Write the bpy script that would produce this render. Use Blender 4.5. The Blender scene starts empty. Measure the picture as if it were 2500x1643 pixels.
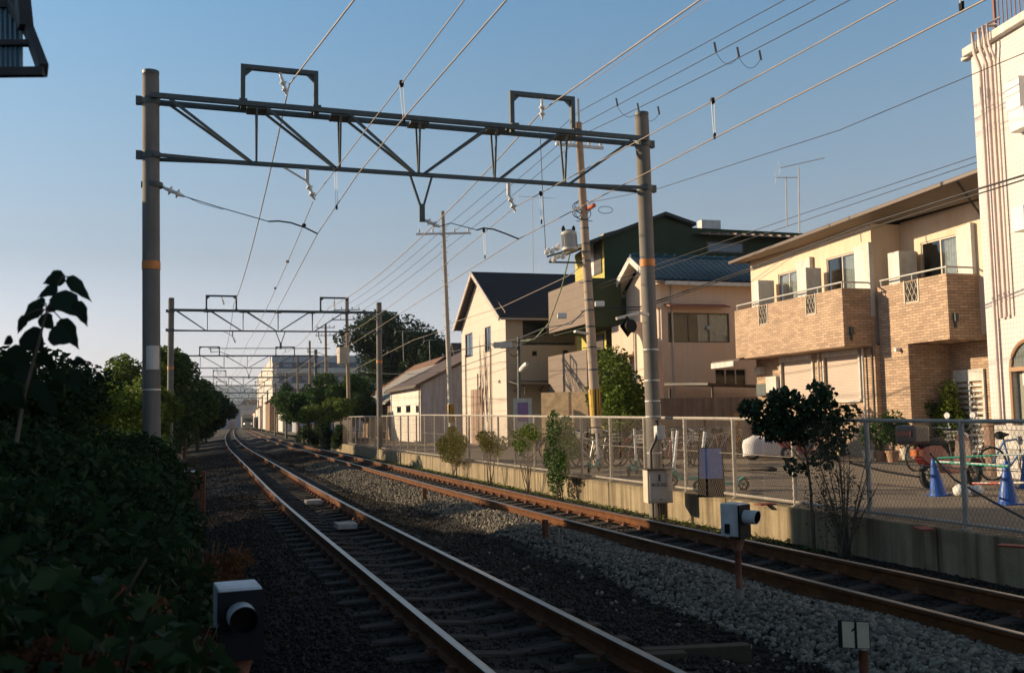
import bpy, math, random
import numpy as np
from mathutils import Vector, Matrix
random.seed(7); RNG=np.random.default_rng(7)
sc=bpy.context.scene; COL=sc.collection
# ---------------------------------------------------------------- camera
F=2431.; CX,CY=1250.,821.5; ROLL=.018; H=1.63; PITCH=math.atan((1021-CY)/F)
ca,sa,ct,st=math.cos(ROLL),math.sin(ROLL),math.cos(PITCH),math.sin(PITCH)
cam=bpy.data.cameras.new("camera"); co=bpy.data.objects.new("camera",cam); COL.objects.link(co)
cam.sensor_width=36; cam.lens=35; cam.clip_end=20000; cam.clip_start=.05
M=Matrix(((ca,sa,0),(sa*st,-ca*st,-ct),(-sa*ct,ca*ct,-st))).to_4x4(); M.translation=(0,0,H)
co.matrix_world=M; sc.camera=co
cam.dof.use_dof=True; cam.dof.focus_distance=24; cam.dof.aperture_fstop=5.6
# ---------------------------------------------------------------- world + sun
AZ=math.radians(76); EL=math.radians(16)
w=bpy.data.worlds.new("World"); sc.world=w; w.use_nodes=True
nt=w.node_tree; bg=nt.nodes['Background']
sky=nt.nodes.new('ShaderNodeTexSky'); sky.sky_type='NISHITA'; sky.sun_disc=False
sky.sun_elevation=EL; sky.sun_rotation=-AZ; sky.air_density=1.0; sky.dust_density=.4; sky.ozone_density=3.0
hs=nt.nodes.new('ShaderNodeHueSaturation'); nt.links.new(sky.outputs[0],hs.inputs['Color'])
tcw=nt.nodes.new('ShaderNodeTexCoord'); sxw=nt.nodes.new('ShaderNodeSeparateXYZ'); nt.links.new(tcw.outputs['Generated'],sxw.inputs[0])
rw=nt.nodes.new('ShaderNodeValToRGB'); nt.links.new(sxw.outputs[2],rw.inputs[0])
e=rw.color_ramp.elements; e[0].position=0.; e[0].color=(2.25,1.85,2.0,1); e[1].position=.40; e[1].color=(1.36,1.80,1.77,1); z_=e.new(.75); z_.color=(.5,.55,.52,1); k_=e.new(.16); k_.color=(1.24,1.20,1.19,1)
sm=nt.nodes.new('ShaderNodeMapRange'); sm.inputs['From Min'].default_value=0; sm.inputs['From Max'].default_value=.4; sm.inputs['To Min'].default_value=.5; sm.inputs['To Max'].default_value=.95
nt.links.new(sxw.outputs[2],sm.inputs['Value']); nt.links.new(sm.outputs[0],hs.inputs['Saturation'])
mw=nt.nodes.new('ShaderNodeMixRGB'); mw.blend_type='MULTIPLY'; mw.inputs[0].default_value=1
nt.links.new(hs.outputs[0],mw.inputs[1]); nt.links.new(rw.outputs[0],mw.inputs[2])
nt.links.new(mw.outputs[0],bg.inputs[0]); bg.inputs[1].default_value=.063
sl=bpy.data.lights.new("sun",'SUN'); sl.energy=5.0; sl.angle=math.radians(.5); sl.color=(1,.78,.51)
so=bpy.data.objects.new("sun",sl); COL.objects.link(so)
SV=Vector((-math.sin(AZ)*math.cos(EL),math.cos(AZ)*math.cos(EL),math.sin(EL)))
so.rotation_euler=SV.to_track_quat('Z','Y').to_euler(); so.location=(-60,20,40)
sc.render.engine='CYCLES'
sc.view_settings.view_transform='Standard'; sc.view_settings.look='None'
sc.view_settings.exposure=0.65; sc.view_settings.gamma=1
# ---------------------------------------------------------------- pixel geometry (2500x1643)
def ray(px,py):
    u=(px-CX)/F; v=-(py-CY)/F
    x=u*ca+v*sa; y=-u*sa+v*ca
    return Vector((x,ct-y*st,st+y*ct))
def at(px,py,Y):
    r=ray(px,py); t=Y/r.y; return Vector((r.x*t,Y,H+r.z*t))
def gz(px,py,z):
    r=ray(px,py); t=(z-H)/r.z; return Vector((r.x*t,r.y*t,z))
NY=np.array([-60,-30,6.5,20.9,37.2,66,106,180,260,400,700.])
NX=np.array([22.5,12.4,.45,-4.24,-9.3,-18.2,-30.0,-51.,-73.3,-111.5,-193.])
SL=np.gradient(NX,NY)
def cx(Y):
    i=int(np.clip(np.searchsorted(NY,Y)-1,0,len(NY)-2)); h=NY[i+1]-NY[i]; t=(Y-NY[i])/h
    return ((2*t**3-3*t*t+1)*NX[i]+(t**3-2*t*t+t)*h*SL[i]+(-2*t**3+3*t*t)*NX[i+1]+(t**3-t*t)*h*SL[i+1])
def tang(Y):
    s=(cx(Y+.5)-cx(Y-.5)); l=math.hypot(s,1); return (s/l,1/l)
def off(Y,o,z=0.):
    tx,ty=tang(Y); return Vector((cx(Y)+o*ty,Y-o*tx,z))
def po(px,py,o):
    r=ray(px,py); k=r.x/r.y; a,b=1.5,900
    def g(Y):
        tx,ty=tang(Y); return k*Y-(cx(Y)+o/ty)
    for _ in range(50):
        m=(a+b)/2
        if g(a)*g(m)<=0: b=m
        else: a=m
    return at(px,py,a)
# ---------------------------------------------------------------- materials
MATS={}
def mat(name,col,rough=.8,var=.15,vs=3.,bump=0.,bs=20.,metal=0.,kind=None,col2=None,spec=.5,extra=None):
    if name in MATS: return MATS[name]
    m=bpy.data.materials.new(name); m.use_nodes=True; MATS[name]=m
    n=m.node_tree.nodes; L=m.node_tree.links; b=n['Principled BSDF']
    b.inputs['Roughness'].default_value=rough; b.inputs['Metallic'].default_value=metal
    b.inputs['Specular IOR Level'].default_value=spec
    tc=n.new('ShaderNodeTexCoord'); vec=tc.outputs['Object']
    c=list(col)+[1]
    lo=[max(0,x*(1-var)) for x in col]+[1]; hi=[min(1,x*(1+var)) for x in col]+[1]
    if col2: lo=list(col2)+[1]; hi=list(col)+[1]
    nz=n.new('ShaderNodeTexNoise'); nz.inputs['Scale'].default_value=vs; nz.inputs['Detail'].default_value=6
    nz.inputs['Roughness'].default_value=.65
    L.new(vec,nz.inputs['Vector'])
    rp=n.new('ShaderNodeValToRGB'); rp.color_ramp.elements[0].position=.3; rp.color_ramp.elements[1].position=.7
    rp.color_ramp.elements[0].color=lo; rp.color_ramp.elements[1].color=hi
    L.new(nz.outputs['Fac'],rp.inputs[0]); out=rp.outputs[0]; hgt=None
    if kind in('brick','tilew','planks','siding','roof','shutter'):
        sp=n.new('ShaderNodeSeparateXYZ'); L.new(vec,sp.inputs[0])
        ad=n.new('ShaderNodeMath'); ad.operation='ADD'; L.new(sp.outputs[0],ad.inputs[0]); L.new(sp.outputs[1],ad.inputs[1])
        cb=n.new('ShaderNodeCombineXYZ'); L.new(ad.outputs[0],cb.inputs[0]); L.new(sp.outputs[2],cb.inputs[1])
        br=n.new('ShaderNodeTexBrick'); L.new(cb.outputs[0],br.inputs['Vector'])
        br.inputs['Scale'].default_value=1
        e=extra or {}
        br.inputs['Brick Width'].default_value=e.get('w',.23); br.inputs['Row Height'].default_value=e.get('h',.075)
        br.inputs['Mortar Size'].default_value=e.get('m',.006); br.inputs['Bias'].default_value=e.get('bias',0)
        br.offset=e.get('off',.5)
        br.inputs['Color1'].default_value=[x*e.get('c1',1.15) for x in col]+[1]
        br.inputs['Color2'].default_value=[x*e.get('c2',.8) for x in col]+[1]
        br.inputs['Mortar'].default_value=list(e.get('mc',[x*.45 for x in col]))+[1]
        mx=n.new('ShaderNodeMixRGB'); mx.blend_type='MULTIPLY'; mx.inputs[0].default_value=1
        r2=n.new('ShaderNodeValToRGB'); r2.color_ramp.elements[0].color=(1-var*1.6,)*3+(1,); r2.color_ramp.elements[1].color=(1,1,1,1)
        r2.color_ramp.elements[0].position=.3;r2.color_ramp.elements[1].position=.65
        L.new(nz.outputs['Fac'],r2.inputs[0]); L.new(br.outputs['Color'],mx.inputs[1]); L.new(r2.outputs[0],mx.inputs[2]); out=mx.outputs[0]
        bp=n.new('ShaderNodeBump'); bp.inputs['Strength'].default_value=.6; bp.inputs['Distance'].default_value=.01; bp.invert=True
        L.new(br.outputs['Fac'],bp.inputs['Height']); L.new(bp.outputs[0],b.inputs['Normal'])
    elif kind=='streak':   # vertical rain streaks
        mp=n.new('ShaderNodeMapping'); mp.inputs['Scale'].default_value=(5,5,.35); L.new(vec,mp.inputs[0])
        n2=n.new('ShaderNodeTexNoise'); n2.inputs['Scale'].default_value=1.4; n2.inputs['Detail'].default_value=8; L.new(mp.outputs[0],n2.inputs['Vector'])
        r2=n.new('ShaderNodeValToRGB'); r2.color_ramp.elements[0].position=.35; r2.color_ramp.elements[1].position=.62
        e=(extra or {}).get('dark',.45)
        r2.color_ramp.elements[0].color=(e,e*.93,e*.82,1); r2.color_ramp.elements[1].color=(1,1,1,1); L.new(n2.outputs['Fac'],r2.inputs[0])
        mx=n.new('ShaderNodeMixRGB'); mx.blend_type='MULTIPLY'; mx.inputs[0].default_value=1
        L.new(out,mx.inputs[1]); L.new(r2.outputs[0],mx.inputs[2]); out=mx.outputs[0]
    elif kind=='leaf':
        b.inputs['Specular IOR Level'].default_value=.18
        g=n.new('ShaderNodeNewGeometry'); r2=n.new('ShaderNodeValToRGB')
        r2.color_ramp.elements[0].color=[x*.55 for x in col]+[1]; r2.color_ramp.elements[1].color=[min(1,x*1.5) for x in col]+[1]
        L.new(g.outputs['Random Per Island'],r2.inputs[0])
        mx=n.new('ShaderNodeMixRGB'); mx.blend_type='MIX'; mx.inputs[0].default_value=.5
        L.new(r2.outputs[0],mx.inputs[1]); L.new(out,mx.inputs[2]); out=mx.outputs[0]
        tr=n.new('ShaderNodeBsdfTranslucent'); ms=n.new('ShaderNodeMixShader'); ms.inputs[0].default_value=.3
        L.new(out,tr.inputs[0]); L.new(b.outputs[0],ms.inputs[1]); L.new(tr.outputs[0],ms.inputs[2])
        L.new(ms.outputs[0],n['Material Output'].inputs[0])
    elif kind=='island':
        g=n.new('ShaderNodeNewGeometry'); r2=n.new('ShaderNodeValToRGB')
        r2.color_ramp.elements[0].color=lo; r2.color_ramp.elements[1].color=hi
        L.new(g.outputs['Random Per Island'],r2.inputs[0]); out=r2.outputs[0]
    L.new(out,b.inputs['Base Color'])
    if bump and kind not in('brick','tilew'):
        n3=n.new('ShaderNodeTexNoise'); n3.inputs['Scale'].default_value=bs; n3.inputs['Detail'].default_value=5; L.new(vec,n3.inputs['Vector'])
        bp=n.new('ShaderNodeBump'); bp.inputs['Strength'].default_value=bump; bp.inputs['Distance'].default_value=.02
        L.new(n3.outputs['Fac'],bp.inputs['Height']); L.new(bp.outputs[0],b.inputs['Normal'])
    return m
def emis(name,col,s):
    m=bpy.data.materials.new(name); m.use_nodes=True; b=m.node_tree.nodes['Principled BSDF']
    b.inputs['Base Color'].default_value=(*col,1); b.inputs['Emission Color'].default_value=(*col,1); b.inputs['Emission Strength'].default_value=s
    return m
CONC=mat('pole_concrete',(.185,.165,.145),.85,.14,2.5,.25,60,kind='streak',extra={'dark':.85})
GALV=mat('galvanised_steel',(.075,.09,.088),.55,.2,6,.1,30,metal=.25)
GALVL=mat('light_galvanised',(.52,.5,.46),.5,.15,6,.1,30,metal=.2)
WIRE=mat('weathered_wire',(.30,.24,.19),.5,.2,3,metal=.3)
DWIRE=mat('dark_cable',(.03,.03,.032),.6,.2,3)
PORC=mat('porcelain',(.68,.66,.62),.25,.1,4)
BLACK=mat('black_iron',(.012,.012,.013),.6,.3,4,spec=.15)
ORANGE=mat('orange_band',(.62,.22,.05),.6,.15,10)
WHITE=mat('white_paint',(.7,.69,.66),.5,.08,4)
WHITED=mat('dirty_white_paint',(.56,.55,.52),.55,.14,5,kind='streak',extra={'dark':.9})
BARK=mat('bark',(.10,.075,.05),.9,.3,8,.6,25)
RUST=mat('rail_rust',(.16,.058,.015),.8,.3,5,.3,60,col2=(.07,.026,.009),spec=.2)
RTOP=mat('polished_rail',(.30,.26,.22),.3,.2,8,metal=.95)
RRUST=mat('rusty_post',(.16,.06,.03),.85,.35,12,.4,50)
def glassmat():
    m=bpy.data.materials.new('window_glass'); m.use_nodes=True; n=m.node_tree.nodes; L=m.node_tree.links; n.remove(n['Principled BSDF'])
    t=n.new('ShaderNodeBsdfTransparent'); t.inputs[0].default_value=(.75,.78,.78,1); g=n.new('ShaderNodeBsdfGlossy'); g.inputs['Roughness'].default_value=.04; g.inputs[0].default_value=(.8,.85,.9,1)
    x=n.new('ShaderNodeMixShader'); lw=n.new('ShaderNodeLayerWeight'); lw.inputs[0].default_value=.5; fr=n.new('ShaderNodeMath'); fr.operation='POWER'; fr.inputs[1].default_value=3.; L.new(lw.outputs['Facing'],fr.inputs[0]); f2=n.new('ShaderNodeMath'); f2.operation='MULTIPLY_ADD'; f2.inputs[1].default_value=.7; f2.inputs[2].default_value=.05; L.new(fr.outputs[0],f2.inputs[0]); L.new(f2.outputs[0],x.inputs[0]); L.new(t.outputs[0],x.inputs[1]); L.new(g.outputs[0],x.inputs[2]); L.new(x.outputs[0],n['Material Output'].inputs[0]); return m
GLASS=glassmat()
CURT=mat('curtain',(.78,.75,.70),.8,.2,9)
TRIM=mat('aluminium_trim',(.42,.36,.29),.45,.1,4,metal=.2)
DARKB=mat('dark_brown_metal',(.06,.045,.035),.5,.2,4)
LG1=mat('leaf_deep',(.025,.055,.014),.6,.2,1.2,kind='leaf')
LG2=mat('leaf_mid',(.05,.10,.02),.6,.25,1.0,kind='leaf')
LG3=mat('leaf_bright',(.105,.15,.022),.6,.25,1.0,kind='leaf')
LG4=mat('leaf_olive',(.13,.12,.03),.65,.25,1.0,kind='leaf')
LG5=mat('leaf_glossy',(.021,.044,.014),.7,.2,1.2,kind='leaf')
LDRY=mat('leaf_dry',(.12,.055,.024),.8,.3,2,kind='leaf')
# ---------------------------------------------------------------- mesh builder
class MB:
    def __init__(s): s.v=[];s.f=[];s.m=[]
    def add(s,vs,fs,mi=0):
        b=len(s.v); s.v+= [tuple(p) for p in vs]; s.f+=[tuple(i+b for i in q) for q in fs]; s.m+=[mi]*len(fs); return s
    def box(s,x0,x1,y0,y1,z0,z1,mi=0):
        if x0>x1:x0,x1=x1,x0
        if y0>y1:y0,y1=y1,y0
        if z0>z1:z0,z1=z1,z0
        return s.add([(x0,y0,z0),(x1,y0,z0),(x1,y1,z0),(x0,y1,z0),(x0,y0,z1),(x1,y0,z1),(x1,y1,z1),(x0,y1,z1)],
          [(0,3,2,1),(4,5,6,7),(0,1,5,4),(1,2,6,5),(2,3,7,6),(3,0,4,7)],mi)
    def quad(s,*p,mi=0): return s.add(p,[tuple(range(len(p)))],mi)
    def slab(s,poly,th,mi=0):   # polygon (3D pts) thickened by vector th
        n=len(poly); p=[Vector(q) for q in poly]; q=[a+Vector(th) for a in p]
        return s.add(p+q,[tuple(range(n))[::-1],tuple(range(n,2*n))]+[(i,(i+1)%n,(i+1)%n+n,i+n) for i in range(n)],mi)
    def tube(s,pts,r,n=6,mi=0,r2=None,cap=True):
        pts=[Vector(p) for p in pts]; vs=[];fs=[];N=len(pts)
        for i,p in enumerate(pts):
            d=(pts[min(i+1,N-1)]-pts[max(i-1,0)]).normalized()
            a=Vector((0,0,1)) if abs(d.z)<.9 else Vector((1,0,0))
            x=d.cross(a).normalized(); y=d.cross(x)
            rr=r if r2 is None else r+(r2-r)*i/(N-1)
            for k in range(n):
                t=2*math.pi*k/n; vs.append(p+x*math.cos(t)*rr+y*math.sin(t)*rr)
        for i in range(N-1):
            for k in range(n):
                fs.append((i*n+k,i*n+(k+1)%n,(i+1)*n+(k+1)%n,(i+1)*n+k))
        if cap: fs+= [tuple(range(n)),tuple(range((N-1)*n,N*n))[::-1]]
        return s.add(vs,fs,mi)
    def bar(s,a,b,w,h,mi=0):
        a=Vector(a);b=Vector(b);d=(b-a).normalized(); up=Vector((0,0,1)) if abs(d.z)<.95 else Vector((0,1,0))
        x=d.cross(up).normalized()*w/2; y=x.normalized().cross(d)*h/2
        return s.add([a-x-y,a+x-y,a+x+y,a-x+y,b-x-y,b+x-y,b+x+y,b-x+y],[(0,1,2,3),(7,6,5,4),(0,4,5,1),(1,5,6,2),(2,6,7,3),(3,7,4,0)],mi)
    def lathe(s,a,b,prof,n=12,mi=0):  # profile [(t,r)] along a->b
        a=Vector(a);b=Vector(b);d=(b-a);L=d.length;d=d/L
        u=Vector((0,0,1)) if abs(d.z)<.9 else Vector((1,0,0)); x=d.cross(u).normalized();y=d.cross(x)
        vs=[];fs=[]
        for t,r in prof:
            for k in range(n):
                q=2*math.pi*k/n; vs.append(a+d*(t*L)+x*math.cos(q)*r+y*math.sin(q)*r)
        for i in range(len(prof)-1):
            for k in range(n): fs.append((i*n+k,i*n+(k+1)%n,(i+1)*n+(k+1)%n,(i+1)*n+k))
        fs+=[tuple(range(n)),tuple(range((len(prof)-1)*n,len(prof)*n))[::-1]]
        return s.add(vs,fs,mi)
    def build(s,name,mats,parent=None,world=True,smooth=False,loc=None,rz=0,bevel=0,**tags):
        if not isinstance(mats,(list,tuple)): mats=[mats]
        P=np.array(s.v,dtype=float)
        if parent is None:
            if loc is None: loc=((P[:,0].min()+P[:,0].max())/2,(P[:,1].min()+P[:,1].max())/2,P[:,2].min()); P=P-np.array(loc)
        elif world: P=P-np.array(parent.location)
        me=bpy.data.meshes.new(name); me.from_pydata(P.tolist(),[],s.f)
        for m in mats: me.materials.append(m)
        if len(mats)>1: me.polygons.foreach_set('material_index',s.m)
        if smooth: me.polygons.foreach_set('use_smooth',[True]*len(s.f))
        me.validate(); me.update()
        o=bpy.data.objects.new(name,me); COL.objects.link(o)
        if parent: o.parent=parent
        else: o.location=loc; o.rotation_euler=(0,0,rz)
        if bevel:
            md=o.modifiers.new('bevel','BEVEL'); md.width=bevel; md.segments=2; md.limit_method='ANGLE'
        for k,v in tags.items():
            if v: o[k]=v
        return o
def thing(name,label,category,loc=(0,0,0),rz=0,group=None):
    o=bpy.data.objects.new(name,None); COL.objects.link(o); o.location=loc; o.rotation_euler=(0,0,rz); o.empty_display_size=.2
    o['label']=label; o['category']=category
    if group: o['group']=group
    return o
def copy_tree(o,parent=None):
    c=o.copy(); COL.objects.link(c); c.parent=parent
    for ch in [x for x in bpy.data.objects if x.parent==o]: copy_tree(ch,c)
    return c
def npmesh(name,V,Fc,m,parent=None,smooth=False,**tags):
    me=bpy.data.meshes.new(name); V=np.asarray(V,dtype=np.float32); Fc=np.asarray(Fc,dtype=np.int32)
    loc=(0,0,0)
    if parent: V=V-np.array(parent.location,dtype=np.float32)
    else: loc=tuple(float(x) for x in (V[:,0].mean(),V[:,1].mean(),V[:,2].min())); V=V-np.array(loc,dtype=np.float32)
    k=Fc.shape[1]; me.vertices.add(len(V)); me.vertices.foreach_set('co',V.ravel())
    me.loops.add(Fc.size); me.loops.foreach_set('vertex_index',Fc.ravel())
    me.polygons.add(len(Fc)); me.polygons.foreach_set('loop_start',np.arange(0,Fc.size,k,dtype=np.int32))
    me.polygons.foreach_set('loop_total',np.full(len(Fc),k,dtype=np.int32))
    if smooth: me.polygons.foreach_set('use_smooth',np.ones(len(Fc),dtype=bool))
    me.materials.append(m); me.update(calc_edges=True)
    o=bpy.data.objects.new(name,me); COL.objects.link(o)
    if parent: o.parent=parent
    else: o.location=loc
    for a,b in tags.items(): o[a]=b
    return o
def leaves(name,P,size,m,parent,asp=.55,droop=0.,**tags):
    N=len(P); P=np.asarray(P)
    a=RNG.normal(size=(N,3)); a[:,2]=a[:,2]*.6-droop; a/=np.linalg.norm(a,axis=1)[:,None]
    b=RNG.normal(size=(N,3)); b-=a*(a*b).sum(1)[:,None]; b/=np.linalg.norm(b,axis=1)[:,None]
    s=(size*RNG.uniform(.6,1.3,N))[:,None]; n=np.cross(a,b)
    V=np.stack([P-a*s*.5,P-a*s*.16+b*s*asp*.5+n*s*.12,P+a*s*.2+b*s*asp*.32+n*s*.06,P+a*s*.5-n*s*.12,P+a*s*.2-b*s*asp*.32+n*s*.06,P-a*s*.16-b*s*asp*.5+n*s*.12,P],1).reshape(-1,3)
    T=np.array([(0,1,2,6),(6,2,3,4),(0,6,4,5)])
    Fc=(T[None]+(np.arange(N)*7)[:,None,None]).reshape(-1,4)
    return npmesh(name,V,Fc,m,parent,**tags)
def blob(c,r,n,shell=.55):
    d=RNG.normal(size=(n,3)); d/=np.linalg.norm(d,axis=1)[:,None]
    q=RNG.uniform(shell**3,1,n)**(1/3); return np.array(c)+d*q[:,None]*np.array(r)
def crown(c,r,nb,n,sub=.38,zmin=None):
    c=np.array(c,dtype=float); r=np.array(r,dtype=float); out=[]
    for i in range(nb):
        d=RNG.normal(size=3); d/=np.linalg.norm(d); q=RNG.uniform(.35,.85)
        out.append(blob(c+d*q*r,r*sub*RNG.uniform(.7,1.3),n//nb,.3))
    P=np.concatenate(out); 
    if zmin is not None: P=P[P[:,2]>zmin]
    return P
def tree(name,label,base,c,r,nb,n,ls,m,cat='tree',group=None,trunk_r=.15,sub=.38,limbs=7):
    t=thing(name,label,cat,base,0,group); b=Vector(base); C=Vector(c)
    tb=MB(); mid=b.lerp(C,.6); tb.tube([b,b.lerp(mid,.5)+Vector((.05,.03,0)),mid,C],trunk_r,8,r2=trunk_r*.35)
    for i in range(limbs):
        d=Vector(RNG.normal(size=3)); d.z=abs(d.z)*.6; d.normalize()
        e=C+Vector((d.x*r[0],d.y*r[1],d.z*r[2]))*.75; s0=b.lerp(C,RNG.uniform(.45,.85))
        tb.tube([s0,s0.lerp(e,.5)+Vector((0,0,.05*r[2])),e],trunk_r*.35,5,r2=trunk_r*.1)
    tb.build('trunk',BARK,t,smooth=True)
    leaves('crown',crown(c,r,nb,n,sub,base[2]+.05),ls,m,t)
    return t
class Frame:   # x along facade toward the camera side, y into the building, z up
    def __init__(s,px,Y,head):
        p=at(px,1020,Y); s.o=Vector((p.x,p.y,0)); s.h=math.radians(head)
        s.e=Vector((math.sin(s.h),-math.cos(s.h),0)); s.m=Vector((math.cos(s.h),math.sin(s.h),0)); s.rz=s.h-math.pi/2
    def pix(s,px,py,v=0):      # pixel on plane y=v -> (x,z)
        r=ray(px,py); t=((s.o.dot(s.m))+v-0)/(r.dot(s.m)); P=r*t
        return ((P-s.o).dot(s.e), H+P.z)
    def pixs(s,px,py,u):       # pixel on plane x=u -> (y,z)
        r=ray(px,py); t=((s.o.dot(s.e))+u)/(r.dot(s.e)); P=r*t
        return ((P-s.o).dot(s.m), H+P.z)
    def thing(s,name,label,cat,z=0,group=None):
        return thing(name,label,cat,(s.o.x,s.o.y,z),s.rz,group)
def holed(mb,x0,x1,z0,z1,holes,y,th,mi=0,axis='x'):
    xs=sorted({x0,x1}|{min(max(h[i],x0),x1) for h in holes for i in(0,1)}); zs=sorted({z0,z1}|{min(max(h[i],z0),z1) for h in holes for i in(2,3)})
    P=(lambda a,b,c:(a,b,c)) if axis=='x' else (lambda a,b,c:(b,a,c))
    for i in range(len(xs)-1):
        for j in range(len(zs)-1):
            a,b,c,d=xs[i],xs[i+1],zs[j],zs[j+1]; mx,mz=(a+b)/2,(c+d)/2
            if any(h[0]<mx<h[1] and h[2]<mz<h[3] for h in holes): continue
            mb.quad(P(a,y,c),P(b,y,c),P(b,y,d),P(a,y,d),mi=mi)
    for h in holes:
        a,b,c,d=h; y2=y+th
        mb.quad(P(a,y,c),P(a,y2,c),P(a,y2,d),P(a,y,d),mi=mi); mb.quad(P(b,y,c),P(b,y2,c),P(b,y2,d),P(b,y,d),mi=mi)
        mb.quad(P(a,y,c),P(b,y,c),P(b,y2,c),P(a,y2,c),mi=mi); mb.quad(P(a,y,d),P(b,y,d),P(b,y2,d),P(a,y2,d),mi=mi)
def window(root,x0,x1,z0,z1,y,th,axis='x',curt=0,fm=None,panes=2,name='window'):
    fm=fm or TRIM; P=(lambda a,b,c,d,e,f:(a,b,c,d,e,f)) if axis=='x' else (lambda a,b,c,d,e,f:(c,d,a,b,e,f))
    sg=1 if th>0 else -1
    f=MB(); w=.05; ya,yb=y+sg*.03,y+sg*(abs(th)-.01)
    for q in ((x0,x0+w,z0,z1),(x1-w,x1,z0,z1)): f.box(*P(q[0],q[1],ya,yb,q[2],q[3]))
    for q in ((x0+w,x1-w,z0,z0+w),(x0+w,x1-w,z1-w,z1)): f.box(*P(q[0],q[1],ya,yb,q[2],q[3]))
    for k in range(1,panes):
        xm=x0+(x1-x0)*k/panes; f.box(*P(xm-.025,xm+.025,ya+sg*.01,yb-sg*.01,z0+w,z1-w))
    o=f.build(name,fm,root,world=False)
    g=MB(); yg=y+sg*(abs(th)*.55); g.box(*P(x0+w*.5,x1-w*.5,yg,yg+sg*.008,z0+w*.5,z1-w*.5)); 
    if curt:
        n=14; yc=yg+sg*.012; xa=x0+w if curt<2 else (x0+x1)/2; xb=x1-w
    gp=g.build('pane',GLASS,root,world=False); gp.parent=o
    if curt:
        c=MB(); pts=[]
        for k in range(n+1):
            t=xa+(xb-xa)*k/n; yy=yg+sg*.05+(sg*.03 if k%2 else 0); pts.append((t,yy))
        for k in range(n):
            (a,b1),(c1,d)=pts[k],pts[k+1]
            q=[(a,b1,z0+w),(c1,d,z0+w),(c1,d,z1-w),(a,b1,z1-w)]
            if axis!='x': q=[(b_,a_,z_) for a_,b_,z_ in q]
            c.quad(*q)
        cc=c.build('curtain',CURT,root,world=False); cc.parent=o
    return o
def text(body,size,m,parent,loc,rot,name='lettering',ext=.002):
    cu=bpy.data.curves.new(name,'FONT'); cu.body=body; cu.size=size; cu.extrude=ext; cu.align_x='CENTER'; cu.align_y='CENTER'
    o=bpy.data.objects.new('tmp',cu); COL.objects.link(o); dg=bpy.context.evaluated_depsgraph_get()
    me=bpy.data.meshes.new_from_object(o.evaluated_get(dg)); bpy.data.objects.remove(o)
    r=bpy.data.objects.new(name,me); COL.objects.link(r); me.materials.clear(); me.materials.append(m); r.parent=parent; r.location=loc; r.rotation_euler=rot
    return r
# ================================================================ SETTING
def struct(o): o['kind']='structure'; return o
GRND=mat('earth',(.05,.045,.025),.95,.3,.8,.6,15,col2=(.025,.022,.014))
struct(MB().quad((-3600,-200,-.5),(3600,-200,-.5),(3600,5400,-.5),(-3600,5400,-.5)).build('ground',GRND))
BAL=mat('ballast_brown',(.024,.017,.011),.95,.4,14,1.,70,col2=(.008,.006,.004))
PROF=[(-11,-.44),(-4,-.42),(-2.9,-.38),(-2.0,-.30),(-1.35,-.2),(-.9,-.185),(0,-.215),(.9,-.185),(1.3,-.2),(1.75,-.3),(2.2,-.27),(2.6,-.15),(2.95,-.11),(3.2,-.15),(3.4,-.185),(3.93,-.215),(4.7,-.175),(5.2,-.22),(5.7,-.30),(6.1,-.33),(6.6,-.34)]
PO_=np.array([p[0] for p in PROF]);PZ_=np.array([p[1] for p in PROF])
def bedz(o,Y=0): return float(np.interp(o,PO_,PZ_))+.02*math.sin(Y*1.9+o*2)*(1 if 1.2<o<3.3 or o<-1.5 else 0)
def grid(name,Ys,Os,zf,m,jit=.012):
    V=[];
    for Y in Ys:
        for o in Os:
            p=off(Y,o); V.append((p.x,p.y,zf(o,Y)+random.uniform(-jit,jit)))
    n=len(Os); Fc=[(i*n+j,i*n+j+1,(i+1)*n+j+1,(i+1)*n+j) for i in range(len(Ys)-1) for j in range(n-1)]
    return npmesh(name,V,Fc,m,smooth=True)
Ys=[-20,-10,-4]+[x*.16 for x in range(0,220)]+list(np.arange(35.2,90,.6))+list(np.arange(90,420,4))
Os=sorted(set([-11,-8,-6]+[round(x,2) for x in np.arange(-5,6.7,.14)]))
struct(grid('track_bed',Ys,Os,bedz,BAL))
ASPH=mat('asphalt',(.235,.185,.135),.92,.25,1.2,.5,50,col2=(.15,.12,.09))
struct(grid('parking_lot_ground',[-20,-10,0]+list(np.arange(5,60,1.))+list(np.arange(60,400,10)),[6.62,8,10,12,15,20,30,60],lambda o,Y:.2,ASPH,.0))
# distant hills : real terrain mesh 3 km away
HILL=mat('hazy_hill_forest',(.055,.10,.125),.95,.2,.004)  # blue of the distance haze is tinted into the forest colour
hv=[];n=90
for i in range(n+1):
    X=-3200+i*60; hh=135+14*math.sin(i*.23+1)+8*math.sin(i*.61)+4*math.sin(i*1.1)
    for j,(dy,f) in enumerate(((-700,0),(-350,.45),(0,.86),(200,1),(900,.6),(1500,0))):
        hv.append((X,3600+dy+40*math.sin(i*.9+j),-1+hh*f*(1+.05*math.sin(i*2.3+j*4))))
hf=[(i*6+j,(i+1)*6+j,(i+1)*6+j+1,i*6+j+1) for i in range(n) for j in range(5)]
o=npmesh('hills',hv,hf,HILL,smooth=True,label='haze-blue forested hills at the end of the line',kind='structure')
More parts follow.
